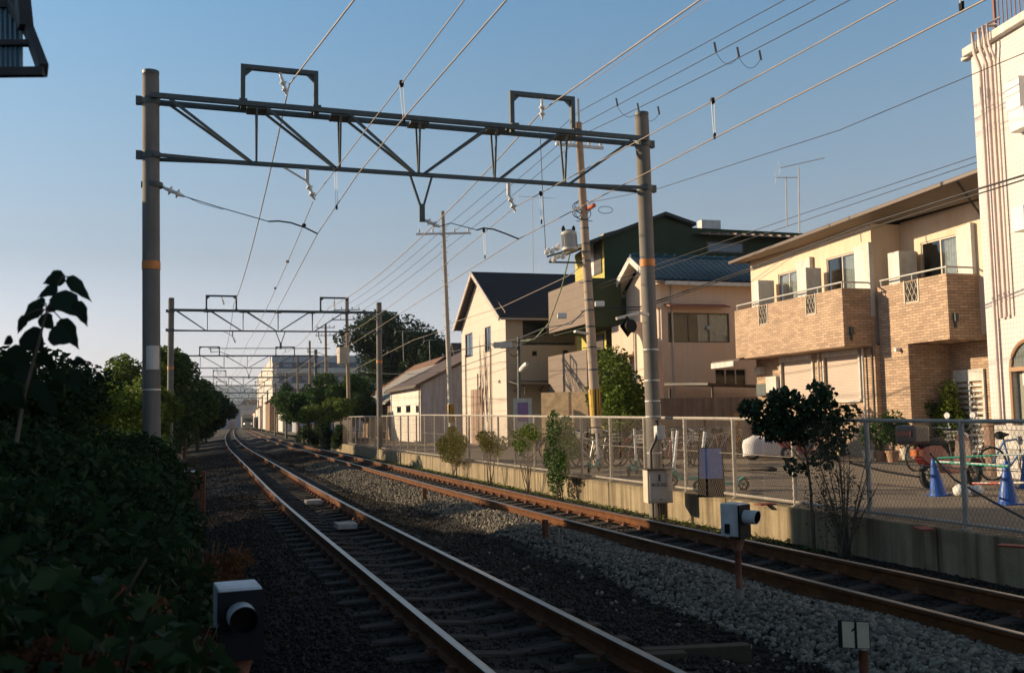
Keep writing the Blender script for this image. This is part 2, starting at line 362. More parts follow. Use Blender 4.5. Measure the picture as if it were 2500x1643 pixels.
# ---- concrete retaining wall along the parking lot
WC=mat('wall_concrete',(.31,.245,.15),.9,.2,2.2,.4,25,kind='streak',extra={'dark':.45})
wl=thing('concrete_wall','low rain-streaked concrete wall carrying the wire mesh fence beside the tracks','wall',off(20,6.45,-.42))
Yv=[6.0]+[8+2.4*k for k in range(0,26)]
for a,b in zip(Yv[:-1],Yv[1:]):
    m=MB(); g=.012; p=[off(a+g,6.3),off(b-g,6.3),off(b-g,6.6),off(a+g,6.6)]
    m.slab([(q.x,q.y,-.45) for q in p],(0,0,.65)); m.build('wall_block',WC,wl,bevel=.012)
# ---- rails
RP=[(-.0635,-.153),(.0635,-.153),(.0635,-.143),(.012,-.125),(.009,-.05),(.0325,-.036),(.0325,-.006),(.024,0),(-.024,0),(-.0325,-.006),(-.0325,-.036),(-.009,-.05),(-.012,-.125),(-.0635,-.143)]
def rail(o,lab):
    m=MB(); Yr=[-8,-4]+list(np.arange(0,60,1.))+list(np.arange(60,200,4))+list(np.arange(200,420,15)); n=len(RP)
    for Y in Yr:
        tx,ty=tang(Y); p=off(Y,o)
        m.v+=[(p.x+q*ty,p.y-q*tx,z) for q,z in RP]
    for i in range(len(Yr)-1):
        for k in range(n):
            m.f.append((i*n+k,i*n+(k+1)%n,(i+1)*n+(k+1)%n,(i+1)*n+k)); m.m.append(1 if k in(6,7,8) else 0)
    return m.build('rail',[RUST,RTOP],label=lab,category='rail',group='rails of the two tracks')
TR=3.93
rail(-.565,'leftmost rail, nearest the hedge, polished top catching the light')
rail(.565,'right-hand rail of the near track, beside the brown ballast')
rail(TR-.565,'left-hand rail of the far track, edging the pale new ballast')
rail(TR+.565,'rightmost rusty rail, running closest to the concrete wall')
# ---- sleepers with fastenings
SLP=mat('sleeper_concrete',(.045,.03,.019),.9,.35,5,.5,40,col2=(.02,.014,.01))
def sleeper(lab,grp):
    t=thing('sleeper',lab,'sleeper',(0,0,0),0,grp); m=MB(); xs=[-1,-.75,-.565,-.35,0,.35,.565,.75,1]; zz=[-.165,-.155,-.153,-.165,-.20,-.165,-.153,-.155,-.165]; ww=[.1,.12,.13,.11,.09,.11,.13,.12,.1]
    for x,z,h in zip(xs,zz,ww): m.v+=[(x,-h,-.32),(x,-h,z-.015),(x,-h+.03,z),(x,h-.03,z),(x,h,z-.015),(x,h,-.32)]
    for i in range(8):
        for k in range(5): m.f.append((i*6+k,i*6+k+1,i*6+k+7,i*6+k+6)); m.m.append(0)
    m.f+=[(0,1,2,3,4,5),(53,52,51,50,49,48)]; m.m+=[0,0]
    m.build('sleeper_block',SLP,t,world=False,smooth=False)
    for x in(-.565,.565):
        for sx in(-1,1):
            c=MB(); c.box(x+sx*.068,x+sx*.13,-.05,.05,-.155,-.13); c.box(x+sx*.08,x+sx*.112,-.02,.02,-.13,-.10); c.tube([(x+sx*.11,-.06,-.12),(x+sx*.06,-.02,-.115),(x+sx*.06,.03,-.115),(x+sx*.12,.06,-.12)],.009,5)
            c.build('rail_clip',RRUST,t,world=False)
    return t
for o,lab,g,y0,y1 in ((0,'worn dust-brown concrete sleeper crossing the near track','sleepers of the near track',5.6,52),(TR,'worn dust-brown concrete sleeper crossing the far track','sleepers of the far track',6.2,60)):
    s=sleeper(lab,g); kids=[c for c in bpy.data.objects if c.parent==s]; Y=y0;k=0
    while Y<y1:
        r=s
        if k:
            r=s.copy(); COL.objects.link(r)
            for c in kids: q=c.copy(); COL.objects.link(q); q.parent=r
        p=off(Y,o); tx,ty=tang(Y); r.location=(p.x,p.y,random.uniform(-.006,.004)); r.rotation_euler=(0,0,math.atan2(-tx,ty)+random.uniform(-.01,.01))
        Y+=.60; k+=1
# ---- loose ballast stones (uncountable)
def stones(name,N,oy,smin,smax,m,lab,base='oct',hz=None):
    if base=='oct':
        B=np.array([(1,0,0),(-1,0,0),(0,1,0),(0,-1,0),(0,0,1),(0,0,-1)],float); Fc=np.array([(0,2,4),(2,1,4),(1,3,4),(3,0,4),(2,0,5),(1,2,5),(3,1,5),(0,3,5)])
    else:
        p=(1+5**.5)/2; B=np.array([(-1,p,0),(1,p,0),(-1,-p,0),(1,-p,0),(0,-1,p),(0,1,p),(0,-1,-p),(0,1,-p),(p,0,-1),(p,0,1),(-p,0,-1),(-p,0,1)],float)/1.9
        Fc=np.array([(0,11,5),(0,5,1),(0,1,7),(0,7,10),(0,10,11),(1,5,9),(5,11,4),(11,10,2),(10,7,6),(7,1,8),(3,9,4),(3,4,2),(3,2,6),(3,6,8),(3,8,9),(4,9,5),(2,4,11),(6,2,10),(8,6,7),(9,8,1)])
    P=[]
    while len(P)<N:
        o,Y=oy()
        p=off(Y,o); P.append((p.x,p.y,bedz(o,Y)))
    P=np.array(P); s=RNG.uniform(smin,smax,N)*.5; P[:,2]+=s*RNG.uniform(-.2,.9,N)
    k=len(B); V=B[None]*RNG.uniform(.6,1.25,(N,k,1)); V=V*(RNG.uniform(.6,1.15,(N,1,3)))*s[:,None,None]
    q=RNG.normal(size=(N,4)); q/=np.linalg.norm(q,axis=1)[:,None]; ww,x,y,z=q.T
    R=np.stack([1-2*(y*y+z*z),2*(x*y-z*ww),2*(x*z+y*ww),2*(x*y+z*ww),1-2*(x*x+z*z),2*(y*z-x*ww),2*(x*z-y*ww),2*(y*z+x*ww),1-2*(x*x+y*y)],1).reshape(N,3,3)
    V=np.einsum('nij,nkj->nki',R,V)+P[:,None,:]
    Fa=(Fc[None]+(np.arange(N)*k)[:,None,None]).reshape(-1,3)
    return npmesh(name,V.reshape(-1,3),Fa,m,kind='stuff',label=lab,category='ballast')
def Ydist(a,b): 
    u=random.random(); return 1/(1/a+(1/b-1/a)*u) if random.random()<.6 else random.uniform(a,b)
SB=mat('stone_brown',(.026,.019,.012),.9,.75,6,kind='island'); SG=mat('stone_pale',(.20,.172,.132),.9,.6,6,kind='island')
def obr():
    Y=Ydist(5,26)
    while True:
        o=random.uniform(-3.0,6.2)
        if abs(abs(o)-.565)<.07 or abs(abs(o-TR)-.565)<.07: continue
        if 2.2<o<3.3 and random.random()<.8: continue
        if abs(o)<.95 or abs(o-TR)<.95:
            if random.random()<.7: continue
        return o,Y
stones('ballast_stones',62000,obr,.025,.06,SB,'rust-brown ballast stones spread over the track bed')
def opal():
    Y=Ydist(6,42)
    while True:
        lo=float(np.interp(Y,[6,9,12,20,26,42],[2.1,2.05,2.3,2.3,1.7,1.7])); u=random.random()
        if random.random()<.03: lo=1.4
        return lo+(3.28-lo)*u**.8,Y
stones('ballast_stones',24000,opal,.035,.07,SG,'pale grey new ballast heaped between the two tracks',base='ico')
def obr2(): return (random.uniform(1.2,6.2) if random.random()<.8 else random.uniform(-3,-.8)),random.uniform(24,60)
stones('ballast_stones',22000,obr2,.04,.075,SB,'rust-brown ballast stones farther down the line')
# ================================================================ GANTRIES
PL=at(368,1020,16.75); PR=at(1584,1020,19.4); PL.z=PR.z=0
GX=(PR-PL); GW=GX.length; GX=GX/GW; GYv=Vector((-GX.y,GX.x,0))
def gp(px,py):  # pixel onto first gantry plane -> (x along beam, z)
    r=ray(px,py); k=PL.dot(GYv)/r.dot(GYv); P=r*k; return (P-PL).dot(GX),H+P.z
def insul(mb,a,b,r=.075,mi=0):
    prof=[(0,.02),(.12,.03),(.2,.03)]
    for c in(.32,.68): prof+=[(c-.08,.028),(c-.03,r),(c+.02,r*.95),(c+.06,.035)]
    prof+=[(.85,.03),(.92,.022),(1,.018)]
    mb.lathe(a,b,prof,14,mi)
def gantry(pL,pR,lab,near=False,tilt=True,W0=GW,low=-.4,cross=False,leftpole=True):
    d=(pR-pL); W=d.length; a=math.atan2(d.y,d.x); g=thing('overhead_line_gantry',lab,'gantry',(pL.x,pL.y,low),a,'gantries spanning the two tracks')
    k=W/W0; zo=-low
    ZL,ZR,BL,BR=7.22+zo,7.06+zo,6.2+zo,6.09+zo
    if not near: ZL=ZR=7.12+zo; BL=BR=6.13+zo
    T=lambda x:ZL+(ZR-ZL)*x/W; Bt=lambda x:BL+(BR-BL)*x/W
    # poles
    for i,(x,zt) in enumerate(((0,7.66+zo),(W,7.6+zo))):
        if i==0 and not leftpole: continue
        lean=(-.05,-.0)[i] if near else 0
        top=(x+lean,0,zt); bot=(x,0,0)
        if near:
            q=gp(*((368,163),(1566,268))[i]); top=(q[0],0,zt); q=gp(*((374,1035),(1601,1150))[i]); bot=(q[0],0,0)
        m=MB(); m.tube([bot,Vector(bot).lerp(Vector(top),.985),top],.148,24,r2=.132); po_=m.build('pole',CONC,g,world=False,smooth=False)
        for p in po_.data.polygons: p.use_smooth=len(p.vertices)==4
        L=lambda z:Vector(bot).lerp(Vector(top),z/zt)
        c=MB(); c.tube([L(zt-.02),L(zt)+Vector((0,0,.04))],.14,20); c.build('pole_cap',GALV,g,world=False).parent=po_
        zb=(4.25 if i==0 else 4.55)+zo
        if near or True:
            b=MB(); b.tube([L(zb),L(zb+.14)],.151,24); b.build('colour_band',ORANGE,g,world=False).parent=po_
        for zc in (T(x)-.05,Bt(x)+.02):
            c=MB(); c.tube([L(zc-.06),L(zc+.06)],.158,20); sx=-1 if i==0 else 1; c.box(L(zc).x+sx*.15,L(zc).x+sx*.24,-.05,.05,zc-.07,zc+.07); c.build('clamp',GALV,g,world=False)
        if near:
            for zc in ([2.2,1.2] if i==0 else [2.9,2.3,1.9,1.6,.9]):
                c=MB(); c.tube([L(zc+zo),L(zc+zo+.03)],.152,20); c.build('steel_strap',GALVL,g,world=False).parent=po_
            c=MB(); c.tube([L((1.55 if i else 2.55)+zo),L((1.85 if i else 2.95)+zo)],.1505,24); 
            m=c; keep=[q for q in range(24) if (14<=q<=23)]; 
            fs=[f for n_,f in enumerate(m.f[:24]) if n_ in ((10,11,12,13,14,15) if i==0 else (15,16,17,18,19))]; m.f=fs; m.m=[0]*len(fs)
            m.build('number_plate',WHITED,g,world=False).parent=po_
    # truss: two top chords, one bottom chord
    hw=.2; xs=[.08*k]+[W*j/6 for j in range(1,6)]+[W-.08*k]
    if near:
        xs=[.1]+[gp(px,py)[0] for px,py in ((626,300),(829,330),(1021,350),(1206,370),(1377,390))]+[W-.1]
    for s in(-1,1): MB().bar((-.05,s*hw,T(0)),(W+.05,s*hw,T(W)),.075,.085).build('top_chord',GALV,g,world=False)
    m=MB(); m.bar((xs[0]+.9*k,0,Bt(.9)),(W-.9*k-.1,0,Bt(W-.9)),.07,.07)
    for s in(-1,1): m.bar((0,s*.17,Bt(0)),(xs[0]+1.3*k,0,Bt(1.3)),.05,.06); m.bar((W,s*.17,Bt(W)),(W-1.3*k-.1,0,Bt(W-1.3)),.05,.06)
    m.build('bottom_chord',GALV,g,world=False)
    for x in xs[1:-1]:
        for s in(-1,1): MB().bar((x,s*hw,T(x)),(x,s*.02,Bt(x)),.035,.035).build('vertical_strut',GALV,g,world=False)
    for j in range(6):
        a_,b_=(xs[j]+.15,xs[j+1]-.06) if j<3 else (xs[j+1]-.15,xs[j]+.08)
        for s in(-1,1): MB().bar((a_,s*hw,T(a_)-.03),(b_,s*.02,Bt(b_)),.045,.045).build('diagonal_brace',GALV,g,world=False)
    if near or pL.y<60:
        for x in xs[1:-1]: MB().box(x-.17,x+.17,-hw,hw,T(x)-.075,T(x)-.045).build('gusset_plate',GALV,g,world=False)
    # portal frames for the feeders
    pf=[(gp(593,200)[0],gp(771,200)[0],gp(683,200)[0]),(gp(1249,250)[0],gp(1397,250)[0],gp(1323,250)[0])]
    for n_,(a_,b_,c_) in enumerate(pf):
        a_*=k;b_*=k;c_*=k; h=.72; m=MB()
        for x in(a_,b_): m.box(x-.04,x+.04,-.05,.05,T(x)-.05,T(x)+h-.04); m.box(x-.07,x+.07,-.24,.24,T(x)+.045,T(x)+.075)
        m.bar((a_-.04,0,T(a_)+h),(b_+.04,0,T(b_)+h),.1,.08)
        for x,s in((a_,1),(b_,-1)):
            m.slab([(x+s*.04,-.02,T(x)+h-.04),(x+s*.17,-.02,T(x)+h-.04),(x+s*.04,-.02,T(x)+h-.17)],(0,.04,0))
        fr=m.build('feeder_frame',GALV,g,world=False)
        i_=MB(); zt=T(c_)+h-.04; drift=(.13,0)[n_]; i_.tube([(c_,0,zt+.02),(c_+drift*.2,0,zt-.1)],.025,8); insul(i_,(c_+drift*.2,0,zt-.08),(c_+drift,0,zt-.42),.065)
        i_.build('insulator',PORC,g,world=False,smooth=True).parent=fr
    # messenger hangers under the bottom chord
    for x0,x1,dr in ((gp(750,400)[0]*k,gp(768,480)[0]*k,.12),(gp(1241,425)[0]*k,gp(1258,505)[0]*k,.1)):
        m=MB(); zb=Bt(x0); m.box(x0-.03,x0+.03,-.03,.03,zb-.28,zb+.03)
        if x0<W/2: m.bar((x0-.42,0,zb-.02),(x0,0,zb-.26),.03,.03)
        hg=m.build('hanger_bracket',GALVL,g,world=False); i_=MB(); insul(i_,(x0,0,zb-.26),(x1,0,zb-.60),.065); i_.build('insulator',PORC,g,world=False,smooth=True).parent=hg
    # pull-off V bracket
    xa,xb,xm=[gp(*q)[0]*k for q in((999,420),(1056,420),(1030,500))]; m=MB(); zb=Bt(xm)
    m.bar((xa,0,zb+.03),(xm-.03,0,zb-.58),.04,.04); m.bar((xb,0,zb+.03),(xm+.03,0,zb-.58),.04,.04); m.box(xm-.05,xm+.05,-.03,.03,zb-.88,zb-.55)
    vb=m.build('pull_off_bracket',GALV,g,world=False)
    if near:
        i_=MB(); insul(i_,(xm+.03,0,zb-.84),(xm+.34,0,zb-.96),.07); i_.build('insulator',PORC,g,world=False,smooth=True).parent=vb
        c=gp(1267,583); e=[(xm+.33,0,zb-.955)]+[(gp(px,py)[0],0,gp(px,py)[1]+zo) for px,py in((1100,545),(1165,562))]; m=MB(); m.tube(e,.008,5,mi=0)
        m.tube([(gp(px,py)[0],0,gp(px,py)[1]+zo) for px,py in((1165,562),(1180,557),(1205,560),(1235,571),(1267,584))],.014,6); m.build('registration_arm',BLACK,g,world=False)
        q=gp(389,453); i_=MB(); i_.tube([(.13,0,q[1]+zo),(gp(402,460)[0],0,gp(402,460)[1]+zo)],.025,8); insul(i_,(gp(400,459)[0],0,gp(400,459)[1]+zo),(gp(450,480)[0],0,gp(450,480)[1]+zo),.08); i_.build('insulator',PORC,g,world=False,smooth=True)
        m=MB(); m.tube([(gp(px,py)[0],0,gp(px,py)[1]+zo) for px,py in((450,480),(540,508),(600,525),(655,541))],.008,5); m.tube([(gp(px,py)[0],0,gp(px,py)[1]+zo) for px,py in((655,541),(680,540),(710,544),(745,556),(775,571))],.014,6)
        m.tube([(gp(px,py)[0],0,gp(px,py)[1]+zo) for px,py in((450,479),(490,497),(545,512))],.005,5); m.build('registration_arm',BLACK,g,world=False)
        c=MB(); z_=q[1]+zo; c.tube([(0,0,z_-.04),(0,0,z_+.04)],.155,20); c.box(-.2,-.14,-.03,.03,z_-.05,z_+.05); c.build('clamp',GALV,g,world=False)
    else:
        m=MB(); ze=zb-.86; m.bar((xm-3.1*k,0,ze),(xm+2.2*k,0,ze+.02),.035,.035)
        for x in(xm-3.0*k,xm+1.2*k): m.box(x-.02,x+.02,-.02,.02,ze-.2,ze); m.tube([(x,0,ze-.18),(x+.4,0,ze-.15),(x+.8,0,ze-.3),(x+1.05,0,ze-.42)],.014,5)
        m.build('registration_arm',GALV,g,world=False)
    return g
gantry(PL,PR,'nearest steel truss gantry on two tall concrete poles',True)
def offg(Y,o): p=off(Y,o); return Vector((p.x,p.y,0))
ords=['second','third','fourth','fifth','sixth','seventh','eighth']
G2L=at(415,1020,47.7);G2R=at(927,1020,50.6);G3L=at(429,1020,80.);G3R=at(771,1020,83.)
for i,(l,r) in enumerate([(G2L,G2R),(G3L,G3R)]+[(offg(Y,-3.6),offg(Y+3,6.6)) for Y in(117,147,181,216,252)]):
    l.z=r.z=0; gantry(l,r,'%s steel truss gantry down the line, counted from the camera'%ords[i],False)
# ================================================================ WIRES
def wire(name,lab,cat,pts,r,m=WIRE,grp=None,sag=0,n=10):
    P=[Vector(p) for p in pts]; out=[]
    for a,b in zip(P[:-1],P[1:]):
        s=sag if (b-a).length>14 else 0
        for k in range(n):
            t=k/n; q=a.lerp(b,t); q.z-=s*4*t*(1-t)*((b-a).length/33)**2; out.append(q)
    out.append(P[-1]); mb=MB(); mb.tube(out,r,5); o=mb.build(name,m,smooth=True,label=lab,category=cat)
    if grp:o['group']=grp
    return o
def gw(px,py): # point on gantry-1 plane in world
    x,z=gp(px,py); p=PL+GX*x; p.z=z; return p
GY=[49.2,81.5,118.5,148.5,182.5,217.5,253.5]
def along(o,z): return [off(Y,o,z) for Y in GY]
def ext(a,b,L): d=(a-b).normalized(); return a+d*L
pA=gw(706,207); qA=at(865,0,12.8); FA=wire('feeder_wire','feeder wire on the left frame of the gantries','wire',[ext(qA,pA,6),qA,pA]+along(-.75,7.5),.014,sag=.5)
pB=gw(1327,268); qB=at(1709,0,13.3); wire('feeder_wire','feeder wire on the right frame of the gantries','wire',[ext(qB,pB,7),qB,pB]+along(TR,7.42),.014,sag=.5)
pM=gw(770,478); qM=at(1134,0,9.25); wire('messenger_wire','upper catenary wire over the near track','wire',[ext(qM,at(980,205,12.2),5),qM,at(980,205,12.2),pM]+along(-.1,5.58),.008,sag=.25)
pC=gw(775,571); qC=at(1237,0,8.1); wire('contact_wire','lower contact wire over the near track','wire',[ext(qC,at(989,285,11.7),4),qC,at(989,285,11.7),at(870,430,14.6),pC]+[off(Y,(.2,-.2)[i%2],4.95) for i,Y in enumerate(GY)],.0085)
pN=gw(1258,505); qN=at(2190,0,9.6); wire('messenger_wire','upper catenary wire over the far track','wire',[ext(qN,at(1740,247,12.8),5),qN,at(1740,247,12.8),pN]+along(TR,5.58),.008,sag=.25)
pD=gw(1267,583); qD=at(2405,0,8.3); wire('contact_wire','lower contact wire over the far track','wire',[ext(qD,at(1744,337,12.4),4),qD,at(1744,337,12.4),pD]+[off(Y,TR+(.2,-.2)[i%2],4.95) for i,Y in enumerate(GY)],.0085)
def dropper(a,b,lab,big=1):
    t=thing('dropper',lab,'dropper',tuple(b),0,'droppers between catenary and contact wire'); m=MB()
    for s in(-1,1): m.tube([a+Vector((s*.022,s*.01,0)),b+Vector((s*.012,s*.006,.05))],.004*big,4)
    m.build('hanger_wire',WHITE,t)
    c=MB(); c.lathe(a+Vector((-.03,0,0)),a+Vector((.03,0,0)),[(0,.02),(.2,.045),(.8,.045),(1,.02)],12); c.build('pulley',BLACK,t)
    c=MB(); c.box(b.x-.012,b.x+.012,b.y-.03,b.y+.03,b.z-.01,b.z+.06); c.build('clip',BLACK,t)
dropper(at(980,205,12.2),at(987,298,11.8),'black pulley dropper left of center above the nearest gantry',1.3)
dropper(at(819,413,16.2),at(822,510,16.0),'thin dropper just under the bottom chord of the nearest gantry')
dropper(at(1740,247,12.8),at(1745,337,12.4),'white looped dropper against open sky right of the nearest gantry',1.3)
dropper(at(2347,-30,9.),at(2348,22,8.8),'white dropper cut by the top edge at the right',1.3)
dropper(at(1320,473,16.9),at(1322,545,16.8),'fine dropper beside the gantry\'s right hanger insulator')
dropper(at(1181,563,20.6),at(1184,630,20.5),'fine dropper seen under the curved registration arm')
for i,(x,y,Y) in enumerate(((742,550,18.3),(702,639,24.),(672,704,30.))):
    c=at(x,y,Y); MB().lathe(c+Vector((0,0,-.035)),c+Vector((0,0,.035)),[(0,.01),(.25,.04),(.75,.04),(1,.01)],10).build('wire_clamp',BLACK,label='small black clamp on the near catenary wire, %s of three down the wire'%('first','second','third')[i],category='clamp',group='clamps on the near catenary wire')
# ================================================================ BUILDINGS
STU=mat('cream_stucco',(.70,.56,.43),.9,.05,.8,.12,80,kind='streak',extra={'dark':.985})
BRK=mat('beige_brick',(.46,.315,.21),.85,.12,1.2,kind='brick',extra={'w':.30,'h':.085,'m':.007,'bias':-.1,'c1':1.25,'c2':.8,'mc':(.17,.115,.075)})
WTI=mat('white_tile',(.68,.62,.59),.4,.06,1,kind='tilew',extra={'w':.12,'h':.12,'m':.006,'off':0,'c1':1.03,'c2':.97,'mc':(.50,.45,.41)})
ROOFB=mat('roof_brown',(.10,.065,.048),.7,.25,2,.3,30)
SHUT=mat('shutter_slats',(.55,.44,.36),.6,.06,1,kind='shutter',extra={'w':5,'h':.05,'m':.005,'off':0,'c1':1.02,'c2':.98,'mc':(.30,.23,.19)})
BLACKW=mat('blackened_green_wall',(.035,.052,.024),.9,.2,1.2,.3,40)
OLIVE=mat('olive_plaster',(.50,.42,.11),.9,.1,2,.2,60)
TAUPE=mat('taupe_siding',(.20,.15,.115),.8,.06,1,kind='siding',extra={'w':3,'h':.45,'m':.008,'off':.5,'c1':1.03,'c2':.97,'mc':(.13,.10,.08)})
SLATE=mat('dark_slate_roof',(.045,.038,.04),.7,.12,1,kind='roof',extra={'w':6,'h':.19,'m':.02,'off':.5,'c1':1.1,'c2':.9,'mc':(.018,.015,.016)})
CREAM2=mat('pale_siding',(.62,.52,.43),.85,.06,1,kind='siding',extra={'w':3.2,'h':.9,'m':.008,'off':.4,'c1':1.02,'c2':.98,'mc':(.36,.3,.22)})
PINKW=mat('rose_beige_stucco',(.58,.46,.37),.9,.05,.8,.12,60,kind='streak',extra={'dark':.985})
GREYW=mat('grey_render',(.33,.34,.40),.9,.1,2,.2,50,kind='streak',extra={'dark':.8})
BLUET=mat('blue_glazed_tile',(.008,.05,.075),.2,.3,6,spec=.8)
SOFF=mat('soffit',(.25,.19,.14),.8,.1,2)
def facade_box(root,x0,x1,y0,y1,z0,z1,m,name='wall',holes_f=(),holes_s=(),th=.12):
    """front (y0) and camera-side (x1) walls with openings, plus back, far side and top"""
    mb=MB(); holed(mb,x0,x1,z0,z1,list(holes_f),y0,th)
    mb2=[(h[0],h[1],h[2],h[3]) for h in holes_s]; holed(mb,y0,y1,z0,z1,mb2,x1,-th,axis='y')
    mb.quad((x0,y0,z0),(x0,y1,z0),(x0,y1,z1),(x0,y0,z1)); mb.quad((x0,y1,z0),(x1,y1,z0),(x1,y1,z1),(x0,y1,z1)); mb.quad((x0,y0,z1),(x1,y0,z1),(x1,y1,z1),(x0,y1,z1))
    # dark core so that openings are not see-through
    o=mb.build(name,m,root,world=False)
    for h in list(holes_f): pass
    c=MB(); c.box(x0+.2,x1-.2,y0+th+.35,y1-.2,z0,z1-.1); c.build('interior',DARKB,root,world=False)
    return o
# ---------- H1 : two-storey brick and stucco house with balconies
h1=Frame(1802.5,38.2,16.5); R1=h1.thing('balcony_house','two-storey cream house with brick-faced balconies and closed roller shutters','house')
g0=.2; bx1=h1.pix(2058,760)[0]; v1=1.2
b1t=h1.pix(1802.5,758)[1]; b1b=h1.pix(1807,877)[1]
xa0=h1.pix(1834,700,v1)[0]; xa1=h1.pix(2132,700,v1)[0]; xb1=h1.pix(2415,600,v1+1.1)[0]; x2a=h1.pix(2142,700,v1)[0]; x2b=h1.pix(2312,700,v1)[0]
yr=8.6
# upper stucco block A and B
wA=[(h1.pix(2018,650,v1)[0],h1.pix(2093,650,v1)[0],b1t-.95,h1.pix(2093,612,v1)[1]),(h1.pix(1901,700,v1)[0],h1.pix(1952,700,v1)[0],b1t-.95,h1.pix(1950,657,v1)[1])]
zA=7.72
facade_box(R1,xa0,xa1,v1,yr,b1b+.1,zA,STU,'upper_wall',holes_f=wA)
for i,hh in enumerate(wA): window(R1,hh[0],hh[1],hh[2],hh[3],v1,.1,curt=2-i)
v2=v1+1.12
wB=[(h1.pix(2250,650,v2)[0],h1.pix(2345,650,v2)[0],b1t-.95,h1.pix(2345,569,v2)[1])]
facade_box(R1,xa1+.01,xb1,v2,yr,b1b+.1,zA+.05,STU,'upper_wall',holes_f=wB)
window(R1,*wB[0],v2,.1,curt=2,panes=2)
for (px0,px1,pt,v) in ((2094,2131,594,v1),(1952,1985,630,v1),(2346,2383,546,v2)):  # shutter cases
    a=h1.pix(px0,650,v)[0]; b=h1.pix(px1,650,v)[0]; z=h1.pix(px1,pt,v)[1]
    m=MB(); m.box(a,b,v-.13,v-.002,b1t-.9,z); m.box(b-.1,b+.04,v-.16,v-.002,b1t-.9,z+.04); m.build('shutter_case',WHITED,R1,world=False,bevel=.01)
# ground floor brick
sh=[(h1.pix(1911,930,1.0)[0],h1.pix(1986,930,1.0)[0],h1.pix(1950,984,1.)[1],h1.pix(1950,880,1.)[1]),(h1.pix(2016,930,1.)[0],h1.pix(2101,930,1.)[0],h1.pix(2060,979,1.)[1],h1.pix(2060,868,1.)[1])]
xg0=h1.pix(1848,930,1.0)[0]
facade_box(R1,xg0,x2a,1.0,yr,g0,b1b+.05,BRK,'ground_floor_wall',holes_f=sh,th=.08)
for s in sh:
    m=MB(); m.box(s[0],s[1],1.05,1.07,s[2],s[3]); m.build('roller_shutter',SHUT,R1,world=False)
    m=MB(); m.box(s[0]-.05,s[1]+.05,.9,1.0,s[3],s[3]+.18); m.box(s[0]-.07,s[0],.93,1.0,s[2],s[3]); m.box(s[1],s[1]+.09,.93,1.0,s[2],s[3]); m.box(s[0]-.05,s[1]+.05,.9,1.0,s[2]-.05,s[2]); m.build('shutter_frame',WHITED,R1,world=False,bevel=.008)
# balcony 1
def parapet(x0,x1,y0,y1,zb,zt,lat,name):
    m=MB(); hol=[(a,b,c,zt-.03) for a,b,c in lat]; t=.14
    holed(m,x0,x1,zb,zt,hol,y0,t); holed(m,x0+t,x1-t,zb+1.,zt,hol,y0+t,-.001)
    m.box(x1-t,x1,y0+.001,y1,zb+.001,zt); m.box(x0,x0+t,y0+.001,y1,zb+.001,zt)
    m.quad((x0,y0,zt),(x1,y0,zt),(x1,y0+t,zt),(x0,y0+t,zt)); m.quad((x0,y0,zb),(x1,y0,zb),(x1,y1,zb),(x0,y1,zb)); m.quad((x0+t,y0+t,zb+.95),(x1-t,y0+t,zb+.95),(x1-t,y1,zb+.95),(x0+t,y1,zb+.95))
    b=m.build(name,BRK,R1,world=False)
    for a,bb,c in lat:
        f=MB(); 
        for q in (a,bb-.05): f.box(q,q+.05,y0-.02,y0+.1,c,zt+.02)
        f.box(a+.05,bb-.05,y0,y0+.05,c,c+.04)
        k=0; 
        n=5
        for i in range(-6,10):
            for s in(-1,1):
                # diagonal lattice clipped
                wd=bb-a-.1; hg=zt-c-.05; st_=wd/3
                xs_=a+.05+(i*st_); p0=[xs_,c]; p1=[xs_+s*hg*.55,zt-.02]
                lo,hi=a+.05,bb-.05
                def clip(p,q):
                    t0,t1=0,1; dx=q[0]-p[0]
                    for lim,sg in((lo,1),(hi,-1)):
                        f0=(p[0]-lim)*sg; f1=(q[0]-lim)*sg
                        if f0<0 and f1<0: return None
                        if f0<0: t0=max(t0,f0/(f0-f1))
                        elif f1<0: t1=min(t1,f0/(f0-f1))
                    return (t0,t1) if t0<t1 else None
                r_=clip(p0,p1)
                if r_:
                    A=(p0[0]+(p1[0]-p0[0])*r_[0],y0+.02+.012*s,p0[1]+(p1[1]-p0[1])*r_[0]); B=(p0[0]+(p1[0]-p0[0])*r_[1],y0+.02+.012*s,p0[1]+(p1[1]-p0[1])*r_[1]); f.bar(A,B,.015,.015)
        f.build('lattice_panel',TRIM,R1,world=False)
    h=MB(); zr=zt+.2; h.tube([(x0+.05,y0+.07,zr),(x1-.06,y0+.07,zr),(x1-.06,y1-.02,zr)],.028,8); nn=int((x1-x0)/1.3)
    for i in range(nn+1): x=x0+.1+(x1-x0-.2)*i/nn; h.tube([(x,y0+.07,zt-.01),(x,y0+.07,zr)],.018,6)
    for y in(y0+.45,y1-.1): h.tube([(x1-.06,y,zt-.01),(x1-.06,y,zr)],.018,6)
    h.build('handrail',GALVL,R1,world=False,smooth=False)
def lat(px0,px1,pyb,v): return (h1.pix(px0,750,v)[0],h1.pix(px1,750,v)[0],h1.pix((px0+px1)/2,pyb,v)[1])
parapet(0,bx1,0,v1,b1b,b1t,[lat(1851,1874,793,0),lat(1967,1993,768,0)],'balcony')
parapet(x2a,x2b,v1-.001,v1+1.6,b1b-.03,b1t+.02,[lat(2209,2246,739,v1)],'balcony')
